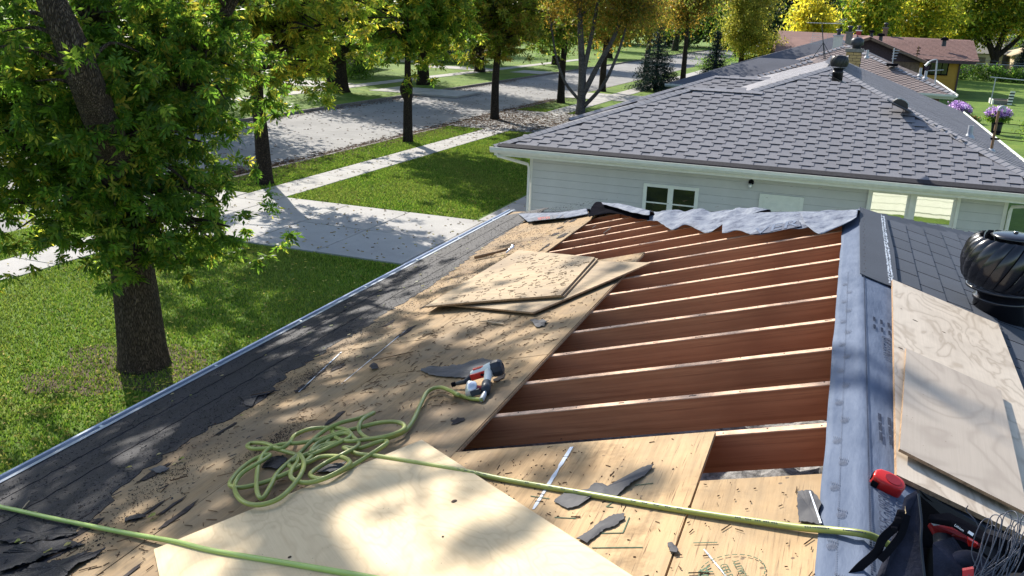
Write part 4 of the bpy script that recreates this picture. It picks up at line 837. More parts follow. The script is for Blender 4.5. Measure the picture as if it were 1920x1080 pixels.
# small square vents and flues on the brown roof
def rvent(x, y, Y, s_, label):
    p = hitY(x, y, Y); t = thing('roof_flue', label, 'roof vent', tuple(p), 'black flues on the brown roof')
    MB().lathe([(s_*.5, -.2), (s_*.42, s_*.8)], tuple(p), 12).build('pipe', M['dgrey'], t); MB().lathe([(s_*.85, 0), (s_*.8, s_*.5), (s_*.2, s_*.7)], tuple(p+(0, 0, s_*.75)), 12).build('cap', M['black'], t); return t
rvent(1634, 66, 80, .28, 'black flue at the very peak of the brown gable'); rvent(1651, 74, 79, .34, 'black flue just right of the brown gable peak'); rvent(1770, 82, 80.5, .36, 'black flue alone in the middle of the right-hand brown roof')
sc_ = stack(1660, 53, 66, 7, 85, 'brownwall', 'cap', '', T4); stack(1610, 58, 64, 9, 86, 'dred', 'silver', '', T4)
q = hitY(1719, 104, 72); md = thing('service_mast', 'small mast with insulators standing in front of the brown roof', 'electric mast', tuple(q)); q2 = hitY(1723, 86, 72); MB().tube([q-(0, 0, .3), q2], .04, 6).build('pole', M['wood'], md)
for i in range(3): MB().tube([q2+(-.1, 0, -.15-.2*i), q2+(.15, 0, -.15-.2*i)], .04, 5).build('insulator', M['black'], md)

# ------------------------------------------------------------------ back yards on the right
def bldg(name, label, cat, x0, x1, y0, y1, h, wall, roof, rz=1.4, door=None, axis='x', over=.4):
    t = thing(name, label, cat, ((x0+x1)/2, (y0+y1)/2, 0)); MB().box(x0, x1, y0, y1, 0, h).build('wall', M[wall], t)
    if axis == 'x':
        ym = (y0+y1)/2; facet('roof_face', [(x0-over, y0-over, h-.05), (x1+over, y0-over, h-.05), (x1+over, ym, h+rz), (x0-over, ym, h+rz)], M[roof], t, .12); facet('roof_face', [(x0-over, ym, h+rz), (x1+over, ym, h+rz), (x1+over, y1+over, h-.05), (x0-over, y1+over, h-.05)], M[roof], t, .12)
        for xx in (x0, x1-.1): MB().prism([(xx, y0, h), (xx, y1, h), (xx, ym, h+rz-.13)], (.1, 0, 0)).build('gable', M[wall], t)
    else:
        xm = (x0+x1)/2; facet('roof_face', [(x0-over, y0-over, h-.05), (xm, y0-over, h+rz), (xm, y1+over, h+rz), (x0-over, y1+over, h-.05)], M[roof], t, .12); facet('roof_face', [(x1+over, y0-over, h-.05), (x1+over, y1+over, h-.05), (xm, y1+over, h+rz), (xm, y0-over, h+rz)], M[roof], t, .12)
        MB().prism([(x0, y0-.0, h), (x1, y0, h), (xm, y0, h+rz-.13)], (0, .1, 0)).build('gable', M[wall], t)
    if door:
        for x_a, x_b, z_b, mt_ in door: MB().box(x_a, x_b, y0-.05, y0-.01, .05, z_b).build('garage_door' if z_b > 1.9 else 'window', M[mt_], t)
    return t
bldg('garage', 'tan garage with light roof at the right edge, beyond the hedge', 'garage', 17.5, 27, 118, 128, 2.6, 'tanwall', 'tanwall', 1.5, [(20.5, 24.5, 2.3, 'door_grey')], 'y')
bldg('garage', 'white garage behind the forked tree, beyond the hedge', 'garage', 11.5, 16.8, 122, 132, 2.6, 'offwhite', 'cap', 1.3, [(12.2, 15, 2.1, 'cap')])
bldg('far_house', 'white house with pale roof furthest back at the right edge', 'house', 14, 34, 150, 162, 3.4, 'offwhite', 'cap', 2.2)
HD = thing('hedge', 'clipped green hedge across the end of the sunny back yard', 'hedge', (20, 106, 0))
fn = thing('chain_link_fence', 'low grey wire fence behind the hedge with a top rail', 'fence', (20, 108, 0))
MB().tube([(10, 111, 1.75), (36, 100.5, 1.75)], .04, 5).build('rail', M['galv'], fn)
for i in range(12): x_ = 10.5+2.2*i; MB().tube([(x_, 111-.404*(x_-10), 0), (x_, 111-.404*(x_-10), 1.8)], .035, 5).build('post', M['galv'], fn)
mb = MB()
for i in range(150): x_ = 10+.17*i; y_ = 111-.404*(x_-10); mb.tube([(x_, y_, .1), (x_+.8, y_-.32, 1.7)], .008, 3, False); mb.tube([(x_+.8, y_-.33, .1), (x_, y_, 1.7)], .008, 3, False)
mb.build('wire_mesh', M['galv'], fn, kind='stuff')
# clothes post and raised bed with striped board
cp = thing('clothes_post', 'thin white T-shaped clothes post standing on the back lawn', 'clothes post', (11.9, 88, 0)); a = hitY(1857, 192, 72); b = hitY(1866, 145, 72)
cp.location = (a[0], 72, 0); OFF[cp.name] = np.array([a[0], 72, 0.])
MB().tube([(a[0], 72, 0), (b[0]+.05, 72, b[2])], .04, 7).build('pole', M['galv'], cp); MB().tube([(b[0]-.3, 72.1, b[2]), (b[0]+3.5, 71, b[2]-.15)], .035, 6).build('crossbar', M['galv'], cp)
p = hitZ(1859, 194, 0); q = hitZ(1892, 197, 0)
rbx = thing('raised_bed', 'small raised garden bed with pale corner and weeds on the back lawn', 'garden bed', (p[0], p[1], 0))
MB().box(p[0], q[0], p[1]-.9, p[1]-.8, 0, .32).build('board', M['cap'], rbx); MB().box(p[0], q[0], p[1]+.8, p[1]+.9, 0, .32).build('board', M['cap'], rbx); MB().box(p[0]-.1, p[0], p[1]-.9, p[1]+.9, 0, .35).build('board', M['white'], rbx); MB().box(q[0], q[0]+.1, p[1]-.9, p[1]+.9, 0, .32).build('board', M['cap'], rbx)
MB().box(p[0], q[0], p[1]-.8, p[1]+.8, 0, .25).build('soil', M['soil'], rbx)
a = hitY(1888, 195, p[1]-1); b = hitY(1895, 171, p[1]-1); sg = thing('striped_board', 'upright black and white striped board beside the raised garden bed', 'marker board', (a[0], p[1]-1, 0))
for i in range(9): MB().frame((a[0]+(b[0]-a[0])*i/9, p[1]-1.05, .05+(b[2]-.05)*i/9), (1, 0, 0), (0, 1, 0), (0, 0, 1), .32, .05, (b[2]-.05)/9-.005).build('stripe', M['white'] if i % 2 == 0 else M['dgrey'], sg)
# ------------------------------------------------------------------ houses over the street
for (x0, x1, y0, y1, wl_, rf, lb) in ((-52, -43, 22, 36, 'offwhite', 'sh_grey', 'pale house over the street, left, glimpsed through the big tree'), (-52, -43, 42, 54, 'siding', 'sh_brown', 'grey-green house over the street with a brown roof, behind the trees'),
                                      (-53, -43, 60, 75, 'tanwall', 'sh_dark', 'tan house over the street with a dark roof, behind the trees'), (-53, -43, 84, 100, 'offwhite', 'sh_brown', 'white house over the street, furthest along the row')):
    t = bldg('far_house', lb, 'house', x0, x1, y0, y1, 2.9, wl_, rf, 2.0, None, 'x'); n = 3
    for i in range(n):
        yy_ = y0+(y1-y0)*(.15+.3*i); w_ = MB().box(x1+.0, x1+.05, yy_, yy_+1.6, 1.0, 2.2).build('window', M['white'], t); MB().box(x1+.051, x1+.07, yy_+.1, yy_+1.5, 1.1, 2.1).build('pane', M['glass'], w_)
# small red-and-white yard sign near the far kerb
p = hitZ(1383, 139, 0); q = hitY(1392, 127, p[1]); sg = thing('yard_sign', 'small white yard sign with a red mark beyond the grey roof', 'sign', tuple(p)); s_ = .8
MB().box(p[0]-.8, p[0]+.5, p[1], p[1]+.05, .3, 1.15).build('panel', M['white'], sg); MB().box(p[0]-.35, p[0]+.1, p[1]-.02, p[1]-.003, .5, .95).build('mark', M['redink'], sg)
for dx in (-.6, .3): MB().box(p[0]+dx, p[0]+dx+.05, p[1]+.06, p[1]+.1, 0, .9).build('leg', M['white'], sg)

# ------------------------------------------------------------------ trees
def leafcloud(name, Cn, per, spread, size, pal, par, mat='leaf', seed=0, droop=.5, aspect=.42, world=None, kind=None, flat=.7, spray=0):
    r = np.random.default_rng(seed); Cn = np.array(Cn, float); n = len(Cn)*per
    base = np.repeat(Cn, per, 0); cj = np.repeat(r.uniform(.65, 1.25, (len(Cn), 1)), per, 0)
    P = base+r.normal(0, 1, (n, 3))*np.array([spread, spread, spread*flat])
    d = r.normal(0, 1, (n, 3)); d[:, 2] -= droop*1.3; d /= np.linalg.norm(d, axis=1)[:, None]
    s_ = np.cross(d, r.normal(0, 1, (n, 3))); s_ /= np.linalg.norm(s_, axis=1)[:, None]; nn_ = np.cross(d, s_)
    L_ = size*r.uniform(.6, 1.35, (n, 1)); W_ = L_*aspect
    if spray:
        k = np.arange(n); g = k//spray; h_ = (k % spray); ng = g.max()+1; first = np.minimum(g*spray, n-1)
        d0 = r.normal(0, 1, (ng, 3)); d0[:, 2] = d0[:, 2]*.6-droop; d0 /= np.linalg.norm(d0, axis=1)[:, None]; s0 = np.cross(d0, r.normal(0, 1, (ng, 3))); s0 /= np.linalg.norm(s0, axis=1)[:, None]
        c0 = P[first][g]; D0 = d0[g]; S0 = s0[g]; pair = (h_//2)[:, None]; sg = np.where(h_ % 2 == 0, 1., -1.)[:, None]; sg = np.where((h_ == spray-1)[:, None], 0, sg)
        P = c0+D0*(pair*size*.42); d = D0*.62+S0*sg*.85+r.normal(0, .16, (n, 3)); d[:, 2] -= .12; d /= np.linalg.norm(d, axis=1)[:, None]
        s_ = np.cross(np.cross(D0, S0)+r.normal(0, .25, (n, 3)), d); s_ /= np.linalg.norm(s_, axis=1)[:, None]; nn_ = np.cross(d, s_); L_ = np.repeat(size*r.uniform(.7, 1.25, (ng, 1)), spray, 0)[:n]*r.uniform(.85, 1.15, (n, 1)); W_ = L_*aspect
    V = np.stack([P, P+d*L_*.45+s_*W_*.5+nn_*W_*.18, P+d*L_, P+d*L_*.45-s_*W_*.5+nn_*W_*.18], 1).reshape(-1, 3)
    pal = np.array(pal, float); wt = pal[:, 3]/pal[:, 3].sum(); ci = r.choice(len(pal), len(Cn), p=wt); ci = np.repeat(ci, per); own = r.random(n) < .35; ci[own] = r.choice(len(pal), own.sum(), p=wt)
    col = pal[ci, :3]*cj*r.uniform(.75, 1.25, (n, 1))
    o0 = off(par); V = V-o0; me = bpy.data.meshes.new(name); me.vertices.add(n*4); me.vertices.foreach_set('co', V.ravel())
    me.loops.add(n*4); me.loops.foreach_set('vertex_index', np.arange(n*4)); me.polygons.add(n); me.polygons.foreach_set('loop_start', np.arange(0, n*4, 4)); me.polygons.foreach_set('loop_total', np.full(n, 4))
    me.update(calc_edges=True); ca = me.color_attributes.new('Col', 'FLOAT_COLOR', 'POINT'); ca.data.foreach_set('color', np.repeat(np.c_[col, np.ones(n)], 4, 0).ravel())
    me.materials.append(M[mat]); o = bpy.data.objects.new(name, me); C.objects.link(o); OFF[o.name] = o0
    if par: o.parent = par
    if kind: o['kind'] = kind
    return o
GR = [(.065, .135, .016, 5), (.09, .165, .02, 4), (.14, .20, .026, 2.4), (.28, .26, .035, 1), (.045, .10, .014, 2.5)]
YG = [(.13, .19, .02, 4), (.22, .25, .03, 3), (.34, .30, .035, 2), (.07, .13, .016, 2.5), (.42, .33, .04, .6)]
OR = [(.19, .135, .024, 4), (.27, .18, .03, 2.5), (.15, .16, .025, 4), (.33, .23, .035, 1.2), (.08, .12, .018, 3)]
YE = [(.48, .42, .04, 5), (.36, .34, .04, 3), (.22, .26, .03, 2)]
ORG = [(.15, .16, .024, 4), (.09, .11, .016, 3), (.20, .15, .025, 3), (.05, .085, .012, 3)]
DK = [(.010, .022, .010, 4), (.016, .034, .014, 3), (.03, .05, .02, 1)]
def tree(name, label, cat, base, r0, trunk, blobs, nb, ncl, per, spread, size, pal, bark_='bark2', seed=0, group=None, droop=.5, limbs=None, ks=10, flat=.7, clear=0, spray=0):
    """trunk: points; blobs: (x,y,z,rx,ry,rz,weight) crown volumes in metres from the base"""
    t = thing(name, label, cat, (base[0], base[1], 0), group); b = np.array([base[0], base[1], 0.]); r = np.random.default_rng(seed)
    tr_ = [b+np.array(p, float) for p in trunk]; tp = spline(tr_, 5); n = len(tp); mb = MB()
    rad = [r0*(1-.75*i/(n-1))*(1+.25*math.exp(-i*1.1)) for i in range(n)]; mb.tube(tp, rad, ks)
    allb = [(tp, rad)]
    for lm in (limbs or []):
        pp = spline([b+np.array(q[:3], float) for q in lm], 5); rr_ = list(np.interp(np.linspace(0, len(lm)-1, len(pp)), range(len(lm)), [q[3] for q in lm])); mb.tube(pp, rr_, 8); allb.append((pp, rr_))
    trunk_o = mb.build('trunk', M[bark_], t, smooth=True)
    wt = np.array([q[6]*q[3]*q[4]*q[5] for q in blobs]); wt = wt/wt.sum(); tips = []
    bm = MB()
    for k in range(nb):
        q = blobs[r.choice(len(blobs), p=wt)]; u = r.normal(0, 1, 3); u /= np.linalg.norm(u); e = b+np.array(q[:3])+u*np.array(q[3:6])*r.uniform(.35, .95)
        best = None
        for pp, rr_ in allb:
            for i in range(len(pp)):
                p = np.array(pp[i]); dd = np.linalg.norm(e-p)+max(0, p[2]-e[2]+.15*np.linalg.norm((e-p)[:2]))*1.6
                if p[2] < b[2]+min(2.0, trunk[-1][2]*.25): continue
                if best is None or dd < best[0]: best = (dd, p, rr_[i])
        p = best[1]; L_ = np.linalg.norm(e-p); mid = p+(e-p)*.5+np.array([0, 0, .12*L_])+r.normal(0, .06*L_, 3); tip = e-np.array([0, 0, .06*L_]); pts = spline([p, mid, tip], 5)
        ra = min(best[2]*.55, .02+.022*L_); bm.tube(pts, list(np.linspace(ra, .006, len(pts))), 5, False); tips.append(pts)
    bm.build('branches', M[bark_], t, smooth=True)
    Cn = []
    for k in range(ncl):
        pts = tips[r.integers(len(tips))]; s_ = r.uniform(.35, 1.05); i = min(len(pts)-1, int(s_*(len(pts)-1))); c_ = np.array(pts[i])+r.normal(0, spread*1.5, 3)
        if clear and min(np.linalg.norm(c_-np.array(p)) for p in allb[1][0][11:]) < clear: continue
        Cn.append(c_)
    leafcloud('crown', Cn, per, spread, size, pal, t, seed=seed+1, droop=droop, flat=flat, kind=None, spray=spray, aspect=.36 if spray else .42)
    return t
def rel(p, r_): return (p[0]+9.15, p[1]-9.15, p[2], r_)
LIMB = [(-.12, -.1, 2.4, .25), rel(hitY(215, 300, 8.3), .22), rel(hitY(170, 175, 7.7), .19), rel(hitY(132, 80, 7.5), .17), rel(hitY(92, -10, 7.4), .15), rel(hitY(40, -150, 7.4), .08)]
# big ash tree close by on the front lawn
tree('ash_tree', 'big leafy green ash on the front lawn, nearest and left, with a thick furrowed trunk', 'tree', (-9.15, 9.15), .345,
     [(0, 0, -.1), (-.02, 0, 1.2), (-.12, .02, 2.4), (-.3, .1, 3.6), (-.5, .2, 5.2), (-.3, .4, 8), (0, .2, 11)],
     [(-.3, 0, 4.2, 2.5, 2.5, 1.3, .75), (1.0, -.5, 2.5, 1.05, .9, .85, 1.3), (.5, .0, 3.9, 1.4, 1.3, 1.2, 1.0), (.2, -1.2, 3.7, 1.2, .8, 1.0, .8), (-1.5, -.7, 2.6, 1.2, 1.1, .75, .9), (-.2, -1.0, 2.9, 1.3, .7, .8, .8), (-.7, -.4, 3.2, 1.8, 1.2, .9, .6), (-2.2, -1.4, 4.6, 1.6, 1.3, 1.5, .6), (.6, .5, 5.4, 1.7, 1.8, 1.2, .55), (1.45, -.1, 2.5, .75, .8, .7, 1.0), (-.5, .5, 7.3, 3.6, 3.4, 2.1, .19), (1.0, .4, 10.0, 3.2, 3.4, 1.9, .10), (-1.9, -.9, 3.0, 1.3, 1.1, .7, .9)],
     330, 8200, 21, .22, .094, GR+[(.20, .22, .03, 1.6)], 'bark', 11, droop=.75, ks=20, clear=.42, spray=7,
     limbs=[LIMB, [(-.25, 0, 2.9, .16), (.9, .4, 4.2, .1), (1.6, .8, 5.5, .06)], [(-.2, 0, 2.6, .15), (-1.5, -.9, 3.6, .1), (-2.6, -1.6, 4.4, .05)]])
# boulevard trees along the near kerb
bl = 'street trees along the near kerb'
def ycol(x, y): return None
tree('street_tree', 'leafy street tree just behind the big ash, its trunk beside the near sidewalk', 'tree', (-16.05, 21.5), .24, [(0, 0, -.1), (-.05, 0, 1.5), (-.1, 0, 3), (.1, .1, 5), (.2, 0, 8), (0, 0, 10)],
     [(0, -.2, 4.7, 2.6, 2.4, 1.3, 1), (.2, -3.2, 6.0, 2.3, 2.4, 1.4, .8), (1.6, -.5, 5.0, 2.2, 2.0, 1.6, .8), (.3, .2, 7.4, 3.6, 3.2, 2.0, .45), (2.2, 0, 4.0, 1.2, 1.2, .8, .5), (4.0, -1, 5.4, 2.0, 1.6, 1.5, .7), (-1, 0, 4.2, 1.6, 1.5, .9, .5), (0, 0, 9.6, 3, 3, 1.6, .3)], 180, 3800, 21, .3, .155, YG, 'bark2', 21, bl, .7, spray=7)
tree('street_tree', 'slim street tree with a knobbly bulge on its dark trunk', 'tree', (-16.6, 31.8), .21, [(0, 0, -.1), (0, 0, 1.5), (.05, 0, 2.2), (0, 0, 3), (.1, 0, 5), (.2, 0, 8), (0, 0, 10)],
     [(0, 0, 5, 3.4, 3.6, 1.5, 1), (.5, 0, 7.4, 4.0, 4.2, 2.1, .6), (1, 0, 9.8, 3, 3, 1.5, .3)], 150, 3300, 21, .33, .17, GR[:3]+YG[1:3], 'bark2', 23, bl, .5, spray=7, limbs=[[(0, 0, 1.7, .15), (-.07, 0, 1.95, .22), (-.1, -.03, 2.15, .23), (0, 0, 2.5, .15)]])
tree('street_tree', 'street tree with yellowing olive leaves, left of the birch clump', 'tree', (-16.7, 41.5), .23, [(0, 0, -.1), (0, 0, 2), (.1, 0, 4), (0, 0, 7), (0, 0, 10)],
     [(0, 0, 5.0, 3.4, 3.6, 1.8, 1), (0, 0, 7.8, 4.2, 4, 2.1, .6), (0, 0, 10, 3, 3, 1.6, .3)], 150, 2700, 21, .34, .19, ORG+YG[:2], 'bark2', 25, bl, .4, spray=7)
tree('street_tree', 'dark green street tree directly behind the white birch trunks', 'tree', (-16.7, 52.5), .25, [(0, 0, -.1), (0, 0, 2), (.1, 0, 4), (0, 0, 7), (0, 0, 10)],
     [(0, 0, 5.4, 3.2, 3, 1.8, 1), (0, 0, 8, 4, 3.6, 2.4, .7)], 100, 1500, 17, .36, .25, GR[:2]+ORG[:2], 'bark2', 27, bl, .4)
tree('street_tree', 'street tree right of the birch clump, with rusty leaves', 'tree', (-16.9, 63), .27, [(0, 0, -.1), (0, 0, 2), (.1, 0, 4), (0, 0, 7), (0, 0, 10)],
     [(0, 0, 5.6, 3.4, 3, 1.9, 1), (0, 0, 8.4, 4, 3.6, 2.4, .7)], 80, 1100, 17, .4, .28, OR, 'bark2', 29, bl, .4)
tree('street_tree', 'farthest street tree on the near kerb, olive, above the spruce', 'tree', (-17.0, 78), .3, [(0, 0, -.1), (0, 0, 2), (.1, 0, 4), (0, 0, 7), (0, 0, 10)],
     [(0, 0, 6, 3.6, 3.4, 2.2, 1), (0, 0, 9, 4, 3.6, 2.4, .7)], 60, 700, 16, .42, .33, ORG, 'bark2', 31, bl, .4)
# birch clump with orange-brown crown
tree('birch_clump', 'white-barked birch clump with four stems and an orange-brown crown', 'tree', (-13.6, 46.4), .26, [(0, 0, -.1), (.0, 0, 2), (-.2, 0, 4), (-.5, 0, 7), (-.6, 0, 10)],
     [(1.2, 0, 6.2, 3.6, 3, 1.5, 1), (3.6, 0, 5.8, 2.6, 2.4, 1.5, .9), (0, 0, 8.6, 4.4, 4, 2.2, .6), (-2.2, 0, 6, 1.6, 1.8, 1.2, .5)], 110, 1900, 18, .27, .15, OR, 'birch', 33, None, .8,
     limbs=[[(0, 0, .9, .17), (.8, 0, 2.6, .14), (1.7, 0, 4.4, .11), (2.2, 0, 6.5, .07)], [(.2, 0, .5, .12), (1.2, 0, 1.7, .1), (1.9, 0, 3.4, .08), (2.3, 0, 5, .05)], [(-.1, 0, .8, .1), (-1.0, .1, 1.7, .08), (-1.6, .2, 3.0, .06), (-1.9, 0, 4.6, .04)], [(0, 0, 2, .15), (.35, 0, 4, .12), (.8, 0, 7, .07)]])
tree('maple_tree', 'orange-brown tree whose crown hangs over the dark spruce', 'tree', (-11.6, 66), .25, [(0, 0, -.1), (0, 0, 2), (0, 0, 5), (0, 0, 8)], [(.2, 0, 6.2, 3.2, 3, 1.7, 1), (0, 0, 8.4, 3.8, 3.4, 2.2, .8)], 80, 1100, 16, .32, .22, OR, 'bark2', 35, None, .6)
tree('birch_tree', 'tall golden-green weeping birch beyond the spruce, left of the brown roof', 'tree', (-8.9, 78), .3, [(0, 0, -.1), (0, 0, 2), (.1, 0, 5), (0, 0, 9)], [(0, 0, 4.6, 2.9, 2.6, 2.2, 1), (.2, 0, 7.6, 3.4, 3, 2.5, .9), (2.0, 0, 3.6, 1.3, 1.3, 1.5, .8)], 90, 1700, 18, .28, .2, [(.24, .24, .04, 4), (.32, .29, .05, 3), (.16, .19, .03, 3), (.10, .14, .02, 2)], 'bark2', 37, None, 1.0)
# spruces
def spruce(base, h, R, label, seed, n=2300):
    t = thing('spruce_tree', label, 'tree', (base[0], base[1], 0)); r = np.random.default_rng(seed); b = np.array([base[0], base[1], 0.])
    MB().tube([b, b+(0, 0, h)], [.14, .03], 8).build('trunk', M['bark2'], t); Cn = []; bm = MB(); k = 0; z = .35
    while z < h:
        rr_ = R*(1-z/h)**.85; m_ = max(5, int(11*(1-z/h)+4))
        for j in range(m_):
            q = j/m_*6.283+r.uniform(-.3, .3); l_ = rr_*r.uniform(.75, 1.15); e = b+np.array([math.cos(q)*l_, math.sin(q)*l_, z-.18*l_]); bm.tube([b+(0, 0, z), e], [.03, .008], 4, False)
            for s_ in np.linspace(.3, 1, max(3, int(l_*5))): Cn.append(b+(0, 0, z)+(e-b-(0, 0, z))*s_)
        z += .3
    bm.build('branches', M['bark2'], t); leafcloud('crown', Cn, 14, .13, .22, [(.012, .032, .030, 4), (.022, .050, .048, 3), (.008, .022, .016, 3)], t, 'needle', seed, .1, .18, flat=.4)
spruce((-13.7, 66.5), 4.7, 2.2, 'dark blue-green spruce left of the far roofs, near the sidewalk', 41); spruce((-10.6, 75), 4.3, 1.6, 'smaller dark spruce right behind the first one', 42); spruce((17.4, 112, ), 4.0, 1.6, 'small blue spruce by the fence beyond the hedge', 43)
# trees on the far side of the street
fg = 'large trees over the street'
for i, (x, y, r_, h_, pal, lb) in enumerate(((-31, 19, .4, 8, YG, 'yellow-green tree over the street, seen through the left of the big ash'), (-30.5, 34, .45, 8, GR, 'green tree over the street, seen through the middle of the big ash'), (-31.0, 49.6, .75, 9, GR, 'thick-trunked tree over the street, casting a broad shadow on the kerb'),
                                         (-29.5, 59, .5, 9, GR, 'leaning dark-trunked tree over the street, right of the thick one'), (-32.2, 76, .5, 10, ORG, 'single tree over the street where the second sidewalk bends'), (-31, 95, .5, 10, GR, 'green tree over the street, second from farthest'),
                                         (-31, 118, .5, 10, ORG, 'brownish tree at the far end of the street'), (-39, 41, .5, 10, GR, 'green tree in the garden over the street, left'), (-39, 66, .5, 11, ORG, 'rusty tree in the garden over the street, middle'), (-38, 88, .5, 11, GR, 'green tree in the garden over the street, right'))):
    sc_ = y/60+.5
    tree('shade_tree', lb, 'tree', (x, y), r_, [(0, 0, -.1), (0, 0, 2), (.3, 0, 4), (.2, 0, 7), (0, 0, h_)], [(0, 0, 4.7, 3.8, 4.2, 1.9, 1), (0, 0, 7.6, 4.6, 4.8, 2.4, .6), (0, 0, 10.5, 3.6, 3.6, 1.8, .3)], 70, 1400, 16, .5, .27+.002*y, pal, 'bark2', 50+i, fg, .3, limbs=[[(0, 0, 1.8, r_*.7), (1.2, -.8, 3.4, r_*.5), (2.4, -1.6, 5.5, r_*.3)], [(0, 0, 2.2, r_*.6), (-1.3, .6, 4, r_*.4), (-2.6, 1, 6, r_*.2)]])
# tall trees closing the view behind the roofs
bgk = 'tall trees closing the view'
for i, (x, y, pal, s_, lb) in enumerate(((-6.2, 112, DK, 1.1, 'near-black evergreen behind the left end of the brown roof'), (-11, 118, DK, 1.2, 'near-black evergreen just left of the other, behind the golden birch'), (-4.2, 97, YE, .62, 'bright yellow tree behind the brown roof, under the aerial'), (1.2, 104, YG, 1.0, 'yellow-green tree behind the brown gable'),
                                      (6.5, 108, YG+YE, 1.0, 'yellowing tree behind the middle of the brown roof'), (11, 118, YG, 1.1, 'yellow-green tree behind the right end of the brown roof'), (24, 145, GR, 1.3, 'green tree at the right edge behind the tan garage'), (33, 160, YG, 1.3, 'tree beyond the tan garage, partly out of frame'),
                                      (-18, 150, GR, 1.4, 'green tree at the end of the street, right'), (-30, 160, GR, 1.5, 'green tree at the end of the street, middle'), (-42, 150, ORG, 1.5, 'brownish tree at the end of the street, left'), (-52, 115, GR, 1.3, 'tall green tree behind the far houses'), (-56, 78, GR, 1.3, 'green tree behind the tan house over the street'),
                                      (-56, 48, GR, 1.3, 'green tree behind the grey-green house over the street'), (-56, 26, YG, 1.3, 'yellowish tree behind the pale house over the street'), (3, 150, GR, 1.5, 'green tree far behind the brown roof'), (14, 165, GR, 1.6, 'green tree far behind, above the white house'), (-8, 160, DK, 1.6, 'dark evergreen far behind the golden birch'), (42, 175, GR, 1.6, 'green tree farthest right'))):
    tree('tall_tree', lb, 'tree', (x, y), .4*s_, [(0, 0, -.1), (.2, 0, 3*s_), (0, 0, 6*s_), (0, 0, 9*s_)], [(0, 0, 4.6*s_, 4.2*s_, 4*s_, 2.4*s_, 1), (0, 0, 8*s_, 4.8*s_, 4.4*s_, 3*s_, .9), (0, 0, 11*s_, 3.4*s_, 3.4*s_, 2*s_, .5)], 50, 620, 16, .6*s_, .36+.10*s_, pal, 'bark2', 80+i, bgk, .3, ks=8)
fk = hitY(1862, 130, 116)
tree('forked_tree', 'large tree with a forked dark trunk right of the mustard house, by the white garage', 'tree', (fk[0], 116), .55, [(0, 0, -.1), (0, 0, 2.2), (.2, 0, 4), (.8, 0, 7), (1, 0, 10)],
     [(0, 0, 7.2, 5, 4, 2.6, 1), (-4, 0, 6.6, 3.4, 3, 2.2, .8), (4, 0, 7.0, 4, 3, 2.2, .8), (0, 0, 10, 6, 4, 2.6, .7)], 120, 1500, 17, .5, .38, YG, 'bark2', 45, None, .4, limbs=[[(0, 0, 2.1, .42), (-1.0, 0, 4, .3), (-2.2, 0, 6.5, .2), (-3.5, 0, 8, .1)], [(0, 0, 2.3, .35), (1.4, 0, 3.8, .26), (3.0, 0, 6, .15)], [(-.6, 0, 3.2, .2), (-2.6, 0, 4.6, .14), (-5, 0, 5.6, .08)]])
pl = hitZ(1885, 128, 0); tag(MB().tube([(18.6, 114, 0), (18.9, 114, 9)], [.16, .12], 10).build('utility_pole', M['bark2']), 'dark wooden utility pole right of the forked tree', 'pole')
r = np.random.default_rng(77); Cn = []
for i in range(5200): q = r.uniform(-.75, .42); R_ = 185+r.uniform(0, 18); Cn.append((math.sin(q)*R_*1.25, math.cos(q)*R_, abs(r.normal(0, 1))*4.5+r.uniform(0, 8)))
fw = leafcloud('far_wood', Cn, 14, 1.3, 1.5, [(.03, .06, .012, 3), (.06, .09, .02, 3), (.14, .13, .03, 1.4), (.015, .03, .01, 2)], None, seed=78); tag(fw, kind='stuff')
# shrubs in the gardens over the street
for i, (x, y, s_) in enumerate(((-42, 27, 1), (-42, 33, .8), (-42, 46, 1.1), (-41.5, 50, .8), (-42, 64, 1), (-41, 70, 1.2), (-41, 88, 1), (-36, 60, .7), (-36.5, 36, .8), (-40, 97, 1.3), (-37, 110, 1.4), (-34, 128, 1.6), (-24, 135, 1.8), (-12, 108, 1.3), (-14, 96, 1.1))):
    r = np.random.default_rng(200+i); Cn = [(x+r.normal(0, .8*s_), y+r.normal(0, 1.1*s_), abs(r.normal(.7, .5))*s_+.15) for _ in range(70)]
    tag(leafcloud('garden_shrub', Cn, 14, .28*s_, .2, DK if i % 3 == 0 else GR[:2], None, seed=300+i), ['dark', 'green', 'leafy'][i % 3]+' shrub over the street '+['before the pale house, left', 'before the pale house, right', 'before the grey-green house, left', 'before the grey-green house, right', 'before the tan house, left', 'before the tan house, right', 'before the farthest white house', 'by the second garden walk', 'on the lawn behind the big ash', 'beside the farthest white house', 'beyond the last house', 'at the far bend, left', 'at the far bend, right', 'behind the golden birch', 'just behind the smaller spruce'][i], 'shrub', 'shrubs in the far gardens')
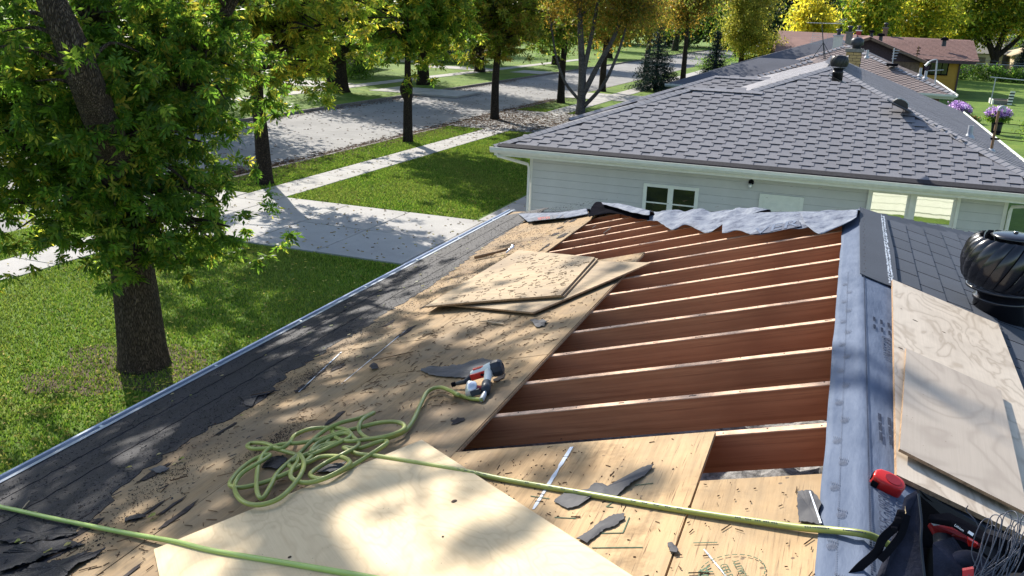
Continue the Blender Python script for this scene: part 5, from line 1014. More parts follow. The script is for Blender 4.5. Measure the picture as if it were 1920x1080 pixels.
# hedge, flowers, planter
Cn = []; r = np.random.default_rng(9)
for i in range(900): u = r.uniform(0, 26); Cn.append((10+u+r.normal(0, .2), 109.5-.404*u+r.uniform(-.6, .6), r.uniform(.1, 1.65)))
leafcloud('foliage', Cn, 12, .2, .26, [(.03, .08, .012, 4), (.06, .12, .02, 3), (.12, .18, .03, 1)], HD, seed=9); MB().box(10, 10.1, 109, 109.1, 0, .5).build('stem', M['bark2'], HD)
def flowers(base, rad, hgt, label, pot, seed):
    t = thing('flower_pot' if pot else 'flower_bush', label, 'flowers', tuple(base)); b = np.array(base, float); r = np.random.default_rng(seed); Cn = []
    for i in range(150): u = r.normal(0, 1, 3); u /= np.linalg.norm(u); u[2] = abs(u[2])*.8; Cn.append(b+(0, 0, hgt)+u*rad*r.uniform(.5, 1))
    leafcloud('blossom', Cn, 22, rad*.09, .075, [(.28, .17, .36, 4), (.40, .28, .46, 3), (.18, .10, .26, 2), (.5, .42, .54, 1)], t, seed=seed, droop=0, aspect=.8)
    leafcloud('leaves', [np.array(c)-(0, 0, rad*.35) for c in Cn], 8, rad*.15, .12, GR[:3], t, seed=seed+1)
    if pot: MB().lathe([(rad*.35, 0), (rad*.42, hgt*.5), (rad*.55, hgt*.95), (rad*.5, hgt), (.05, hgt*.98)], tuple(b), 20).build('pot', M['dgrey'], t, smooth=True)
    else: MB().tube([b, b+(0, 0, hgt)], .05, 6).build('stem', M['bark2'], t)
p = hitZ(1866, 252, 0); flowers(p, .62, .95, 'dark pot overflowing with purple petunias on the lawn behind the service mast', True, 61)
p = hitZ(1792, 228, 0); flowers((p[0], p[1], 0), .75, .55, 'low bush of purple flowers just behind the grey roof edge', False, 62)
p = hitZ(1823, 232, 0); tag(leafcloud('small_bush', [(p[0]+a, p[1]+b_, .25) for a, b_ in ((0, 0), (.2, .1), (-.15, .1), (0, -.1))], 120, .16, .12, [(.2, .08, .04, 2), (.06, .11, .02, 3)], None, seed=63), 'small reddish green bush by the white eave next door', 'bush')
p = hitZ(1925, 272, 0); tag(leafcloud('rose_bush', [(p[0]+a, p[1]+b_, .4+.2*c_) for a, b_, c_ in ((0, 0, 0), (.2, .1, 1), (-.15, .1, 2), (0, -.1, 3))], 130, .22, .1, GR[:3], None, seed=64), 'green bush on the lawn cut by the right edge', 'bush')
p = cr(5.0, 19.0, 0); tag(leafcloud('shrub', [(4.4+.25*i, 19.3+r.uniform(0, 1.5), .3+.5*r.random()) for i in range(26)], 70, .25, .13, [(.02, .06, .01, 4), (.05, .10, .015, 2)], None, seed=65), 'dark green shrub in the yard right of the house next door', 'shrub')
tag(leafcloud('weeds', [(wl-.25, 19.3+.25*i, .15+.1*(i % 3)) for i in range(6)], 40, .12, .16, [(.10, .09, .05, 3), (.08, .1, .03, 2)], None, seed=66, droop=-1.6, aspect=.12), 'dry weeds at the front corner of the house next door', 'weeds')
poly = [(-9.1+math.cos(q)*(1.25+.3*math.sin(3*q+1)+.12*math.sin(7*q))-.25, 8.9+math.sin(q)*(1.0+.25*math.sin(2*q)+.1*math.sin(9*q)), .002) for q in np.linspace(0, 6.283, 60)[:-1]]
tag(MB().prism(poly, (0, 0, .006)).build('bare_soil', M['soil']), kind='structure')
# lawn texture and fallen leaves
def blades(name, n, xr, yr, h, seed, keep, pal, wd=.012):
    r = np.random.default_rng(seed); P = np.c_[r.uniform(*xr, n*2), r.uniform(*yr, n*2), np.zeros(n*2)]; P = P[keep(P[:, 0], P[:, 1])][:n]; n = len(P)
    q = r.uniform(0, 6.283, n); u = np.c_[np.cos(q), np.sin(q), np.zeros(n)]; l_ = r.uniform(.5, 1.3, (n, 1))*h; ln = r.normal(0, .35, (n, 3))*h; ln[:, 2] = 0
    V = np.stack([P-u*wd, P+u*wd, P+ln+np.array([0, 0, 1.])*l_], 1).reshape(-1, 3); me = bpy.data.meshes.new(name); me.vertices.add(n*3); me.vertices.foreach_set('co', V.ravel()); me.loops.add(n*3); me.loops.foreach_set('vertex_index', np.arange(n*3))
    me.polygons.add(n); me.polygons.foreach_set('loop_start', np.arange(0, n*3, 3)); me.polygons.foreach_set('loop_total', np.full(n, 3)); me.update(calc_edges=True)
    pal = np.array(pal); pt = .5+.25*np.sin(P[:, :1]*.9+1.3*np.sin(P[:, 1:2]*.7))+.25*np.sin(P[:, 1:2]*1.7+P[:, :1]*1.1+2*np.sin(P[:, :1]*.5)); c_ = pal[r.integers(0, len(pal), n)]*r.uniform(.7, 1.3, (n, 1)); c_ = c_*(1-pt*.32)+np.array([[.32, .31, .08]])*pt*.32*r.uniform(.6, 1.2, (n, 1)); ca = me.color_attributes.new('Col', 'FLOAT_COLOR', 'POINT'); ca.data.foreach_set('color', np.repeat(np.c_[c_, np.ones(n)], 3, 0).ravel())
    me.materials.append(M['blade']); o = bpy.data.objects.new(name, me); C.objects.link(o); return tag(o, kind='stuff')
gp = [(.11, .225, .02), (.165, .30, .03), (.25, .38, .045), (.07, .16, .016), (.31, .37, .06)]
notcon = lambda x, y: ~(((x > -15.65) & (x < -14.35)) | ((y > 15.5) & (y < 20.2) & (x < -6.6)) | ((x > -8.6) & (x < -7.3) & (y > 20)) | (x < -17.45) | ((y > 15.5) & (x > -6.7)) | ((y > 37.5) & (y < 46.4) & (x < -9.7)) | ((y > 55.9) & (y < 60.9) & (x < -8)) | ((x > -7.6) & (y > 18)))
blades('lawn_blades', 190000, (-17.4, -3.8), (3, 15.6), .05, 71, notcon, gp); blades('lawn_blades', 150000, (-17.4, -7), (15, 48), .055, 72, notcon, gp, .022)
0 and blades('lawn_blades', 60000, (4.5, 16), (36, 100), .07, 73, lambda x, y: x > 4.9, gp, .045)
def litter(name, pts, sz, pal, seed):
    r = np.random.default_rng(seed); pts = np.array(pts); n = len(pts); s_ = r.uniform(.6, 1.3, (n, 2))*sz; s_[:, 1] *= .55; pal = np.array(pal); col = pal[r.integers(0, len(pal), n)]*r.uniform(.6, 1.3, (n, 1))
    return stuffquads(name, pts, s_, (0, 0, 1), M['litter'], None, col, seed, .012, kind='stuff')
r = np.random.default_rng(10); P = []
for _ in range(1000): P.append((r.uniform(-17, -4.5), r.uniform(3, 15), .045))
for _ in range(1300): P.append((-8+r.normal(0, 1.7), 7.6+r.normal(0, 1.8), .045))
P = [p for p in P if p[0] < -3.95]; litter('fallen_leaves', P, .055, [(.42, .36, .06), (.5, .42, .12), (.28, .22, .06), (.3, .3, .05)], 12)
P = []
for _ in range(9000):
    y = r.uniform(20, 56); P.append((-17.7-abs(r.normal(0, .38)) if r.random() < .82 else -17.5+abs(r.normal(0, .6)), y, 0))
P = [(x, y, -.12 if x < -17.65 else (.035 if notcon(np.array([x]), np.array([y]))[0] else .03)) for x, y, _ in P]
for _ in range(5200): P.append((r.uniform(-17.6, -9.8), r.normal(41.5, 3.0), .036))
for _ in range(1500): P.append((-26.5+abs(r.normal(0, .4)), r.uniform(18, 70), -.12))
for _ in range(700): P.append((r.normal(-18.3, .5), r.normal(23.5, 1.2), -.10))
for _ in range(900): P.append((r.uniform(-26, -18), r.uniform(15, 70), -.12))
litter('brown_leaf_litter', P, .10, [(.08, .04, .02), (.12, .06, .028), (.06, .032, .02), (.15, .09, .04)], 13)
P = [(r.uniform(-17.5, -6.8), r.uniform(15.2, 36), .036) for _ in range(1500)]; litter('scattered_leaves', P, .06, [(.3, .2, .06), (.4, .34, .1), (.18, .12, .05)], 14)
# ------------------------------------------------------------------ loose sheets of plywood
def unit(v): v = np.array(v, float); return v/np.linalg.norm(v)
def ply_sheet(name, corners, th, mat, label, cat, nrm, group=None, edge='plyedge', warp=0., nb=8):
    """corners in order on the underside plane; first edge = grain direction"""
    c = [np.array(p, float) for p in corners]; ex = unit(c[1]-c[0]); ez = np.array(nrm, float); ez = unit(ez-ex*np.dot(ex, ez)); ey = np.cross(ez, ex)
    loc = [((p-c[0])@ex, (p-c[0])@ey, (p-c[0])@ez) for p in c]; mb = MB(); V = []; n = nb
    A_, B_, C_, D_ = [np.array(q) for q in loc]
    for k in (0, 1):
        for i in range(n+1):
            for j in range(n+1):
                s_, t_ = i/n, j/n; p = (A_*(1-s_)+B_*s_)*(1-t_)+(D_*(1-s_)+C_*s_)*t_; V.append(p+np.array([0, 0, k*th+warp*(math.sin(s_*3.14)*.6+(s_*t_)**2)]))
    m_ = (n+1)**2; q = lambda k, i, j: k*m_+i*(n+1)+j; F = []; mi = []
    flip = ((B_-A_)[0]*(D_-A_)[1]-(B_-A_)[1]*(D_-A_)[0]) < 0
    for i in range(n):
        for j in range(n): F.append((q(1, i, j), q(1, i+1, j), q(1, i+1, j+1), q(1, i, j+1))); mi.append(0); F.append((q(0, i, j), q(0, i, j+1), q(0, i+1, j+1), q(0, i+1, j))); mi.append(0)
    for i in range(n):
        for (a, b) in (((i, 0), (i+1, 0)), ((i+1, n), (i, n)), ((0, i+1), (0, i)), ((n, i), (n, i+1))): F.append((q(0, *a), q(0, *b), q(1, *b), q(1, *a))); mi.append(1)
    if flip: F = [f[::-1] for f in F]
    mb.add(V, F); mb.m = mi; me = mb.mesh(name); me.materials.append(M[mat]); me.materials.append(M[edge])
    return inst(name, me, mat4(c[0], ex, ey, ez), None, label=label, cat=cat, group=group)
# new sheet in front
a = onW(790, 822, .03); b = onW(305, 1020, .03); e1 = unit(b-a); e1 = unit(e1-nW*np.dot(e1, nW)); e2 = np.cross(e1, nW); e2 = e2 if np.dot(e2, onW(1190, 1080, .03)-a) > 0 else -e2
c0 = a+nW*(-.018); ply_sheet('plywood_sheet', [c0, c0+e2*2.44, c0+e2*2.44+e1*1.17, c0+e1*1.17], .012, 'newply', 'clean pale new plywood sheet lying in the foreground under the hoses', 'plywood', nW, 'loose plywood sheets')
kd = MB(); 
for (x, y, s_) in ((853, 945, .011), (832, 1012, .004), (545, 1050, .007)):
    p = onW(x, y, .0135+.0); kd.lathe([(s_, 0), (s_*.9, .0012)], tuple(p+nW*.012), 14, nW)
kdo = kd.build('knot', M['knot'], None); kdo.parent = [o for o in C.objects if o.name == 'plywood_sheet'][0]; kdo.matrix_parent_inverse = kdo.parent.matrix_basis.inverted()
# old sheets stacked on the deck edge
h = .02
ply_sheet('plywood_sheet', [onW(838, 574, .02), onW(1000, 589, .02), onW(1221, 496, .02), onW(1085, 492, .02)], .012, 'oldply', 'old plywood sheet with yellow-brown face sticking out lowest of the stack onto the rafters', 'plywood', nW, 'loose plywood sheets', warp=.004)
for k, (lb, off_) in enumerate((('lower of the two ragged grey-brown sheets on top of the stack by the rafters', 6), ('topmost weathered plywood sheet of the stack, strewn with splinters', 0))):
    hh = .036+.016*k
    ply_sheet('plywood_sheet', [onW(797+off_*.5, 577, hh), onW(1052+off_, 556+off_*.3, hh), onW(1116+off_, 486+off_*.4, hh), onW(972, 471, hh)], .012, 'oldply', lb, 'plywood', nW, 'loose plywood sheets', warp=.005)
# two sheets on the right slope
E1 = [onE(1677, 897, .022), onE(1671, 528, .022), onE(1871, 617, .022)]; e1 = unit(E1[1]-E1[0]); e2 = unit(np.cross(nE, e1)); e2 = e2 if e2[0] > 0 else -e2; L1 = np.linalg.norm(E1[1]-E1[0]); W1_ = np.dot(E1[2]-E1[1], e2)
c0 = E1[0]; ply_sheet('plywood_sheet', [c0, c0+e1*L1, c0+e1*L1+e2*W1_, c0+e2*W1_], .015, 'knotply', 'pale swirly-grained plywood with dark knots, on the right slope beside the ridge', 'plywood', nE, 'loose plywood sheets')
P_ = [onE(1684, 846, .055), onE(1697, 656, .045), onE(1873, 738, .045), onE(1925, 968, .055)]
c3 = P_[0]+(P_[2]-P_[1])*1.0; ply_sheet('plywood_sheet', [P_[0], P_[1], P_[2], P_[0]+(P_[3]-P_[0])*1.0], .010, 'greyply', 'smaller silvery plywood piece lying on the swirly-grained one, with a lifted lower edge', 'plywood', nE, 'loose plywood sheets', warp=.006)
kp = [o for o in C.objects if 'dark knots' in o.get('label', '')][0]
for (x, y, l_, w_) in ((1716, 601, .028, .008), (1770, 623, .02, .006), (1689, 653, .024, .009), (1690, 579, .01, .004), (1866, 780, .02, .006), (1885, 820, .016, .005)):
    p = onE(x, y, .0372+(.012 if x > 1800 else 0)); o = MB().lathe([(1, 0), (.8, .0006)], (0, 0, 0), 12).mesh('knot'); o.materials.append(M['knot'])
    ob = inst('knot', o, mat4(p, e2*l_*.5, e1*w_*.9, nE), None); ob.parent = kp; ob.matrix_parent_inverse = kp.matrix_basis.inverted()
# ------------------------------------------------------------------ torn felt scraps
def scrap(name, px, h_, th, label, mat='scrap', cat='felt scrap', group='torn felt scraps', side='W', jag=.75, seed=0, curl=.012):
    r_ = random.Random(seed); poly = []
    for i, p in enumerate(px):
        q = px[(i+1) % len(px)]; L_ = math.hypot(q[0]-p[0], q[1]-p[1]); n = max(1, int(L_/4))
        for k in range(n): t = k/n; poly.append((p[0]+(q[0]-p[0])*t+r_.uniform(-jag, jag)*2, p[1]+(q[1]-p[1])*t+r_.uniform(-jag, jag)*1.4))
    f = onW if side == 'W' else onE; nn_ = nW if side == 'W' else nE; P0 = [f(x, y, h_) for x, y in poly]; c = sum(P0)/len(P0); V = []
    for p in P0: V.append(p+nn_*curl*abs(noise.noise(Vector(p*9))))
    n = len(V); cc = c+nn_*.004; V2 = [p-nn_*th for p in V]
    F = [(i, (i+1) % n, 2*n) for i in range(n)]+[((i+1) % n+n, i+n, 2*n+1) for i in range(n)]+[(i, i+n, (i+1) % n+n, (i+1) % n) for i in range(n)]
    t = MB().add(V+V2+[cc, cc-nn_*th], F).build(name, M[mat]); tag(t, label, cat, group); return t
S = [([(1038, 940), (1060, 922), (1100, 922), (1115, 907), (1125, 908), (1150, 915), (1162, 908), (1205, 875), (1227, 872), (1222, 880), (1207, 893), (1180, 913), (1155, 931), (1130, 930), (1100, 935), (1085, 948), (1065, 954), (1050, 947)], 'long ragged grey felt scrap under the straight hose, in front of the rafters'),
     ([(1082, 1010), (1112, 990), (1120, 982), (1150, 965), (1170, 963), (1170, 972), (1155, 985), (1132, 993), (1100, 1018)], 'spoon-shaped dark felt scrap touching the edge of the new sheet'),
     ([(787, 694), (805, 687), (820, 690), (860, 684), (905, 672), (930, 678), (925, 700), (890, 706), (850, 708), (805, 703)], 'long grey felt scrap lying behind the nail gun'),
     ([(1496, 922), (1520, 920), (1530, 927), (1540, 945), (1534, 962), (1542, 984), (1500, 978), (1495, 955)], 'square grey felt scrap with a pale line beside the ridge membrane'),
     ([(995, 603), (1008, 600), (1028, 601), (1020, 611), (1005, 614)], 'small crumpled felt scrap between the stack and the rafters'),
     ([(445, 743), (490, 735), (525, 731), (505, 739), (476, 744), (474, 762), (460, 760), (455, 746)], 'bent black shingle strip on the felt border left of the hose coil'),
     ([(490, 876), (505, 858), (530, 853), (540, 862), (520, 880)], 'black felt scrap under the left of the coiled hose'),
     ([(590, 885), (610, 873), (650, 866), (640, 878), (620, 886)], 'grey felt scrap under the right of the coiled hose'),
     ([(693, 688), (703, 683), (710, 690), (700, 694)], 'tiny curled black scrap alone on the deck left of the long grey scrap'),
     ([(0, 1000), (60, 985), (115, 990), (150, 1000), (95, 1012), (40, 1020), (0, 1018)], 'upper torn shingle strip at the bottom left corner'),
     ([(0, 1040), (50, 1022), (120, 1012), (160, 1020), (100, 1038), (60, 1060), (0, 1075)], 'middle torn shingle strip at the bottom left corner'),
     ([(20, 1085), (70, 1060), (150, 1042), (200, 1030), (150, 1060), (110, 1090)], 'lowest torn shingle strip at the bottom left corner'),
     ([(1252, 1019), (1262, 1018), (1273, 1030), (1270, 1036), (1256, 1034)], 'small brown felt chip on the board seam in the foreground'),
     ([(235, 970), (262, 964), (275, 967), (250, 974), (232, 977)], 'small black chip on the deck by the front left hose'),
     ([(280, 880), (300, 873), (318, 878), (300, 888)], 'flat dark chip on the deck left of the coil')]
for i, (px, lb) in enumerate(S):
    o = scrap('felt_scrap', px, .010, .003, lb, seed=i, mat='felt' if ('shingle' in lb or 'black' in lb) else 'scrap', curl=.03 if 'crumpled' in lb or 'curled' in lb or 'torn shingle' in lb else .012)
    if i == 3:
        l_ = MB().prism([onW(1517, 921, .017), onW(1519.5, 921, .017), onW(1541, 981, .017), onW(1537, 981, .017)], nW*.001).build('pale_line', M['dotwhite']); l_.parent = o
# splinters and chips worth naming
r_ = random.Random(12)
chips = [((775, 660), (700, 676), 'longest thin splinter on the deck, behind the long grey scrap'), ((925, 600), (898, 604), 'yellowish wood chip near the front corner of the stack'), ((945, 608), (910, 603), 'flat wood chip beside the yellowish one'), ((1010, 525), (1003, 512), 'reddish splinter on the topmost stacked sheet'), ((232, 768), (205, 778), 'pale splinter on the black felt border'), ((515, 733), (470, 742), 'dark splinter by the bent shingle strip'), ((320, 902), (352, 893), 'splinter left of the hose coil'), ((55, 940), (40, 958), 'pale grass stalk at the left edge of the felt'), ((640, 890), (690, 872), 'splinter under the hose coil')]
for a, b, lb in chips:
    hh = .06 if 'topmost' in lb else .012; p, q = onW(*a, hh), onW(*b, hh); e = unit(q-p); s_ = np.cross(nW, e); L_ = np.linalg.norm(q-p)
    w_ = .018 if 'chip' in lb else .006; mb = MB(); mb.prism([p-s_*w_*.3, p+s_*w_*.5, p+e*L_*.6+s_*w_*.6, q+s_*w_*.1, q-s_*w_*.2, p+e*L_*.4-s_*w_*.6], nW*.005)
    tag(mb.build('wood_splinter', M['splinter' if 'yellow' not in lb and 'pale' not in lb else 'oldply']), lb, 'splinter', 'wood splinters on the deck')
# countless splinters, nails and crumbs
r = np.random.default_rng(21); P = []; Sz = []
CL = [(r.uniform(1.7, 3.4), r.uniform(2.2, 8.8), r.uniform(.06, .35)) for _ in range(46)]
for _ in range(1250):
    d = r.uniform(1.66, 3.6); y = r.uniform(1.9, 9.5); q_ = r.random()
    if q_ < .3: d = r.uniform(1.66, 2.8); y = r.uniform(3.6, 5.6)
    elif q_ < .8: c_ = CL[r.integers(len(CL))]; d = float(np.clip(c_[0]+r.normal(0, c_[2]*.5), 1.66, 3.7)); y = c_[1]+r.normal(0, c_[2])
    P.append(PW(d, y, .005)); Sz.append((r.choice([.012, .025, .045, .06], p=[.35, .35, .2, .1])*r.uniform(.7, 1.4), r.uniform(.002, .006)))
for _ in range(260): d = r.uniform(.1, 1.6); y = r.uniform(1.9, 3.0 if d > .5 else 2.6); P.append(PW(d, y, .005)); Sz.append((r.choice([.004, .007, .012, .03])*r.uniform(.6, 1.4), r.uniform(.0015, .005)))
stuffquads('splinters_and_crumbs', P, np.array(Sz), nW, M['splinter'], None, seed=22, kind='stuff')
P = []; Sz = []
st = [onW(820, 573, .064), onW(1045, 553, .064), onW(1105, 489, .064), onW(975, 474, .064)]
for _ in range(260): u, v = r.random(2); P.append((st[0]*(1-u)+st[1]*u)*(1-v)+(st[3]*(1-u)+st[2]*u)*v+nW*.004); Sz.append((r.uniform(.01, .06), r.uniform(.002, .006)))
stuffquads('splinters_on_stack', P, np.array(Sz), nW, M['splinter'], None, seed=23, kind='stuff')
P = []; Sz = []
for _ in range(700): P.append(PW(r.uniform(2.9, 4.6), r.uniform(1.9, 10.5), .016)); Sz.append((r.uniform(.01, .05), r.uniform(.003, .015)))
stuffquads('felt_crumbs', P, np.array(Sz), nW, M['felt'], None, seed=24, kind='stuff')
P = [PW(r.uniform(2.9, 4.6), r.uniform(1.9, 9), .02) for _ in range(60)]; stuffquads('leaf_bits', P, r.uniform(.012, .04, (60, 2)), nW, M['leaf'], None, np.array([(.4, .38, .12), (.25, .3, .08), (.5, .45, .25)])[r.integers(0, 3, 60)], 25, kind='stuff')
mb = MB()
for k_ in range(34):
    d0 = 3.45-abs(r.normal(0, .45)) if k_ < 26 else r.uniform(1.7, 3.0); y0_ = r.uniform(2.0, 9.5); a_ = r.uniform(.03, .16); b_ = r.uniform(.01, .04); n_ = 14; pl_ = [PW(d0+b_*math.sin(q)*r.uniform(.4, 1.4), y0_+a_*math.cos(q)*r.uniform(.6, 1.2), .0045) for q in np.linspace(0, 6.283, n_+1)[:-1]]
    if d0 > 1.75: mb.prism(pl_, nW*.0015)
mb.build('felt_residue', M['residue'], H, kind='stuff')
# nail heads left along the rafter lines
mb = MB()
for k in range(-3, 16):
    y = 3.05+.414*k
    for d in np.arange(1.7, 4.4, .2):
        if r.random() < .5: mb.lathe([(.0045, 0), (.004, .002)], tuple(PW(d+r.uniform(-.03, .03), y+r.uniform(-.012, .012), .004)), 6, nW)
mb.build('nail_heads', M['nail'], H, kind='stuff')
# green grading stamps
st_ = []
def stampdash(mb, a, b, w_=.004, h_=.0055, n=None):
    p, q = onW(*a, h_), onW(*b, h_); e = unit(q-p); s_ = np.cross(nW, e); L_ = np.linalg.norm(q-p); mb.prism([p-s_*w_/2, q-s_*w_/2, q+s_*w_/2, p+s_*w_/2], nW*.0008)
mb = MB()
for a, b in (((1110, 1027), (1205, 1026)), ((1137, 950), (1160, 934)), ((1137, 950), (1150, 951)), ((1120, 1000), (1168, 999)), ((1168, 999), (1180, 970)), ((1300, 1018), (1345, 1017)), ((1190, 910), (1225, 906)), ((1290, 1075), (1330, 1072)), ((1040, 970), (1080, 972)), ((995, 930), (1030, 935))): stampdash(mb, a, b)
mb.build('stamp_lines', M['print_green'], H)
cS = onW(1372, 1072, .0056); cx_ = unit(onW(1412, 1068, .0056)-cS); 
mb = MB(); ce = np.cross(nW, cx_)
for k in range(26):
    q = 2*math.pi*k/26; p = cS+cx_*math.cos(q)*.088+ce*math.sin(q)*.085; t_ = -cx_*math.sin(q)+ce*math.cos(q); n_ = np.cross(nW, t_); mb.prism([p-t_*.007-n_*.0015, p+t_*.007-n_*.0015, p+t_*.007+n_*.0015, p-t_*.007+n_*.0015], nW*.0008)
mb.build('stamp_oval', M['print_green'], H)
ve = unit(-cx_*.25+ce*.97); vx = np.cross(ve, nW)
flat_text('APA', cS-vx*.062-ve*.045, ve, -vx, .055, M['print_green'], 'stamp_letters', H); flat_text('TESTED', cS-vx*.010-ve*.055, ve, -vx, .030, M['print_green'], 'stamp_letters', H)
flat_text('QUALITY', cS+vx*.025-ve*.055, ve, -vx, .026, M['print_green'], 'stamp_letters', H)
# pale tape lines on the near boards
for a, b, w_ in (((1072, 838), (1000, 955), .016), ((640, 660), (560, 735), .012), ((760, 620), (640, 720), .007), ((1320, 1030), (1365, 1085), .004)):
    mb = MB(); p, q = onW(*a, .0052), onW(*b, .0052); e = unit(q-p); s_ = np.cross(nW, e); n = 16; rr_ = random.Random(5); V = []
    for i in range(n+1): c_ = p+(q-p)*i/n; wv = w_*rr_.uniform(.25, .6); V += [c_-s_*wv, c_+s_*wv]
    mb.add([v+nW*.0008 for v in V], [(2*i, 2*i+2, 2*i+3, 2*i+1) for i in range(n)]).build('tape_residue', M['dotwhite'], H)
# ------------------------------------------------------------------ hoses
cpx = lambda x, y: (300+x/2.843, 700+y/2.843)
seq = [(1592, 115), (1500, 75), (1430, 95), (1392, 160), (1350, 250), (1300, 310), (1200, 350), (1120, 350), (1070, 320), (1060, 285), (1080, 245), (1140, 210), (1060, 240), (950, 268), (870, 310), (800, 370), (740, 430), (680, 480), (620, 540), (590, 600), (548, 665), (520, 640), (515, 560), (530, 470), (570, 410), (640, 380), (750, 370), (860, 350), (960, 315), (1060, 290), (1160, 265), (1250, 258), (1300, 275), (1290, 305), (1210, 335), (1100, 352), (1010, 362), (940, 345), (912, 300), (925, 325), (880, 380), (800, 450), (740, 500), (660, 540), (560, 580), (440, 608), (378, 600), (380, 570), (430, 510), (500, 460), (565, 435), (585, 440), (520, 480), (440, 530), (400, 590), (410, 650), (460, 692), (540, 700), (630, 670), (700, 610), (750, 540), (768, 480), (745, 432), (735, 470), (705, 510), (700, 555), (760, 582), (850, 570), (960, 520), (1012, 475), (960, 445), (860, 445), (790, 475), (710, 500), (690, 480), (760, 440), (860, 400), (940, 370), (860, 385), (805, 420), (830, 380), (900, 345), (985, 320), (1010, 340), (900, 395), (780, 440), (680, 420), (600, 400), (500, 402), (465, 388), (490, 372), (560, 374), (640, 400), (690, 370), (720, 330), (800, 297), (900, 290), (990, 300), (1030, 340), (1060, 380), (980, 430), (880, 480), (800, 540), (870, 560), (1000, 505), (1110, 440), (1200, 380), (1205, 360), (1150, 370), (1060, 400), (980, 395), (1050, 428), (1140, 438), (1300, 465), (1592, 515)]
R_H = .0105; pts = [onW(905, 749, .02), onW(882, 747, .012), onW(852, 738, .012)]
hh = np.interp(np.arange(len(seq)), [0, 4, 12, 20, 30, 45, 60, 75, 95, len(seq)-3, len(seq)-1], [.05, .02, .05, .018, .05, .016, .055, .03, .04, .03, .02])
rh = random.Random(2)
for i, s_ in enumerate(seq): pts.append(onW(*cpx(*s_), R_H+hh[i]*.6+(rh.uniform(0, .02) if 8 < i < len(seq)-3 else 0)))
for (x, y, z_) in ((950, 900, .012), (1100, 926, .012), (1250, 952, .012), (1400, 975, .012), (1500, 989, .014), (1560, 994, .018)): pts.append(onW(x, y, z_+.002))
last = [onE(1612, 1000, .028), onE(1645, 1010, .034), onE(1685, 1035, .034), onE(1720, 1075, .034)]
P1 = spline(pts+last, 7)
ho = thing('air_hose', 'long olive green hose coiled on the deck, running from nail gun to tool bag', 'hose', tuple(P1[0]))
MB().tube(P1, R_H, 10).build('hose', M['hose'], ho, smooth=True)
pr = MB()
i0 = len(P1)-75
for i in range(i0, len(P1)-16):
    p = np.array(P1[i]); t_ = unit(P1[i+1]-P1[i]); s_ = unit(np.cross(nW, t_)); s2 = unit(-s_*.7+nW*.75)*(1 if np.dot(s_, (0, -1, 0)) < 0 else 1); s2 = s2 if s2[1] < 0 else unit(s_*.7+nW*.75)
    if (i % 9) < 5:
        for q in range(3): pr.frame(p+t_*(q*.007)+s2*(R_H-.0002), t_, np.cross(s2, t_), s2, .0042, .003, .0006)
pr.build('printed_marks', M['print'], ho, kind='stuff')
P2 = spline([onW(-90, 935, .03), onW(0, 950, .026), onW(100, 972, .022), onW(240, 1000, .02), onW(330, 1016, .03), onW(400, 1033, .03), onW(550, 1058, .03), onW(700, 1084, .03), onW(820, 1110, .03)], 8)
tag(MB().tube(P2, .0105, 10).build('air_hose', M['hose2'], smooth=True), 'straight bright green hose crossing the bottom left corner over the new sheet', 'hose')
# ------------------------------------------------------------------ coil nail gun
gc = onW(900, 712, .0); gun = thing('nail_gun', 'red and white coil nail gun lying on the deck at the end of the hose', 'nail gun', tuple(gc))
gy = lambda x, y, h_=.045: onW(x, y, h_)
A_, B_ = gy(884, 704, .06), gy(942, 687, .075); ax = unit(B_-A_); Lb = np.linalg.norm(B_-A_)
MB().lathe([(.020, 0), (.026, .012), (.028, Lb*.35), (.036, Lb*.5), (.040, Lb*.62), (.040, Lb*.70)], tuple(A_), 20, ax).build('body', M['white'], gun, smooth=True)
MB().lathe([(.0375, Lb*.66), (.044, Lb*.70), (.045, Lb*.92), (.038, Lb*1.0), (.020, Lb*1.03), (.018, Lb*1.0)], tuple(A_), 10, ax).build('end_cap', M['dgrey'], gun, bevel=.002)
s_ = unit(np.cross(nW, ax)); s_ = s_ if s_[1] < 0 else -s_
nn_ = unit(np.cross(ax, s_)); nn_ = nn_ if nn_[2] > 0 else -nn_
MB().frame(A_+s_*.026-nn_*.020, ax, nn_, s_, Lb*.66, .034, .010).build('red_band', M['red'], gun, bevel=.003)
MB().frame(A_+ax*Lb*.1+nn_*.026-s_*.012, ax, s_, nn_, Lb*.5, .022, .006).build('red_band', M['red'], gun, bevel=.002)
h0, h1 = A_+ax*Lb*.58+s_*.025, gy(911, 728, .035)
MB().tube([h0, h0*.5+h1*.5, h1], [.023, .019, .021], 12).build('handle', M['white'], gun, smooth=True)
MB().tube([h0*.3+h1*.7, h1+(h1-h0)*.22], .025, 12).build('handle_end', M['dgrey'], gun, smooth=True)
MB().tube([h1+(h1-h0)*.2, h1*.4+gy(906, 748, .02)*.6], .0095, 10).build('coupling', M['silver'], gun, smooth=True); MB().tube([h1*.4+gy(906, 748, .02)*.6, gy(903, 750, .018)], .0125, 10).build('coupling', M['galv'], gun)
m0 = gy(883, 729, .05); mx_ = unit(ax*.35+s_*.2+nn_*.2)
MB().lathe([(.034, -.024), (.040, -.018), (.041, .014), (.036, .022), (.020, .026), (.01, .026)], tuple(m0), 24, unit(-ax*.8+nn_*.45+s_*.25)).build('magazine', M['silver'], gun, smooth=True)
mm_ = unit(-ax*.8+nn_*.45+s_*.25); MB().frame(m0+mm_*.024-s_*.010, unit(np.cross(mm_, nn_)), unit(np.cross(mm_, np.cross(mm_, nn_))), mm_, .018, .022, .004).build('window', M['black'], gun)
MB().frame(m0+s_*.03-nn_*.03, ax, nn_, s_, .05, .03, .012).build('magazine_latch', M['dgrey'], gun, bevel=.002)
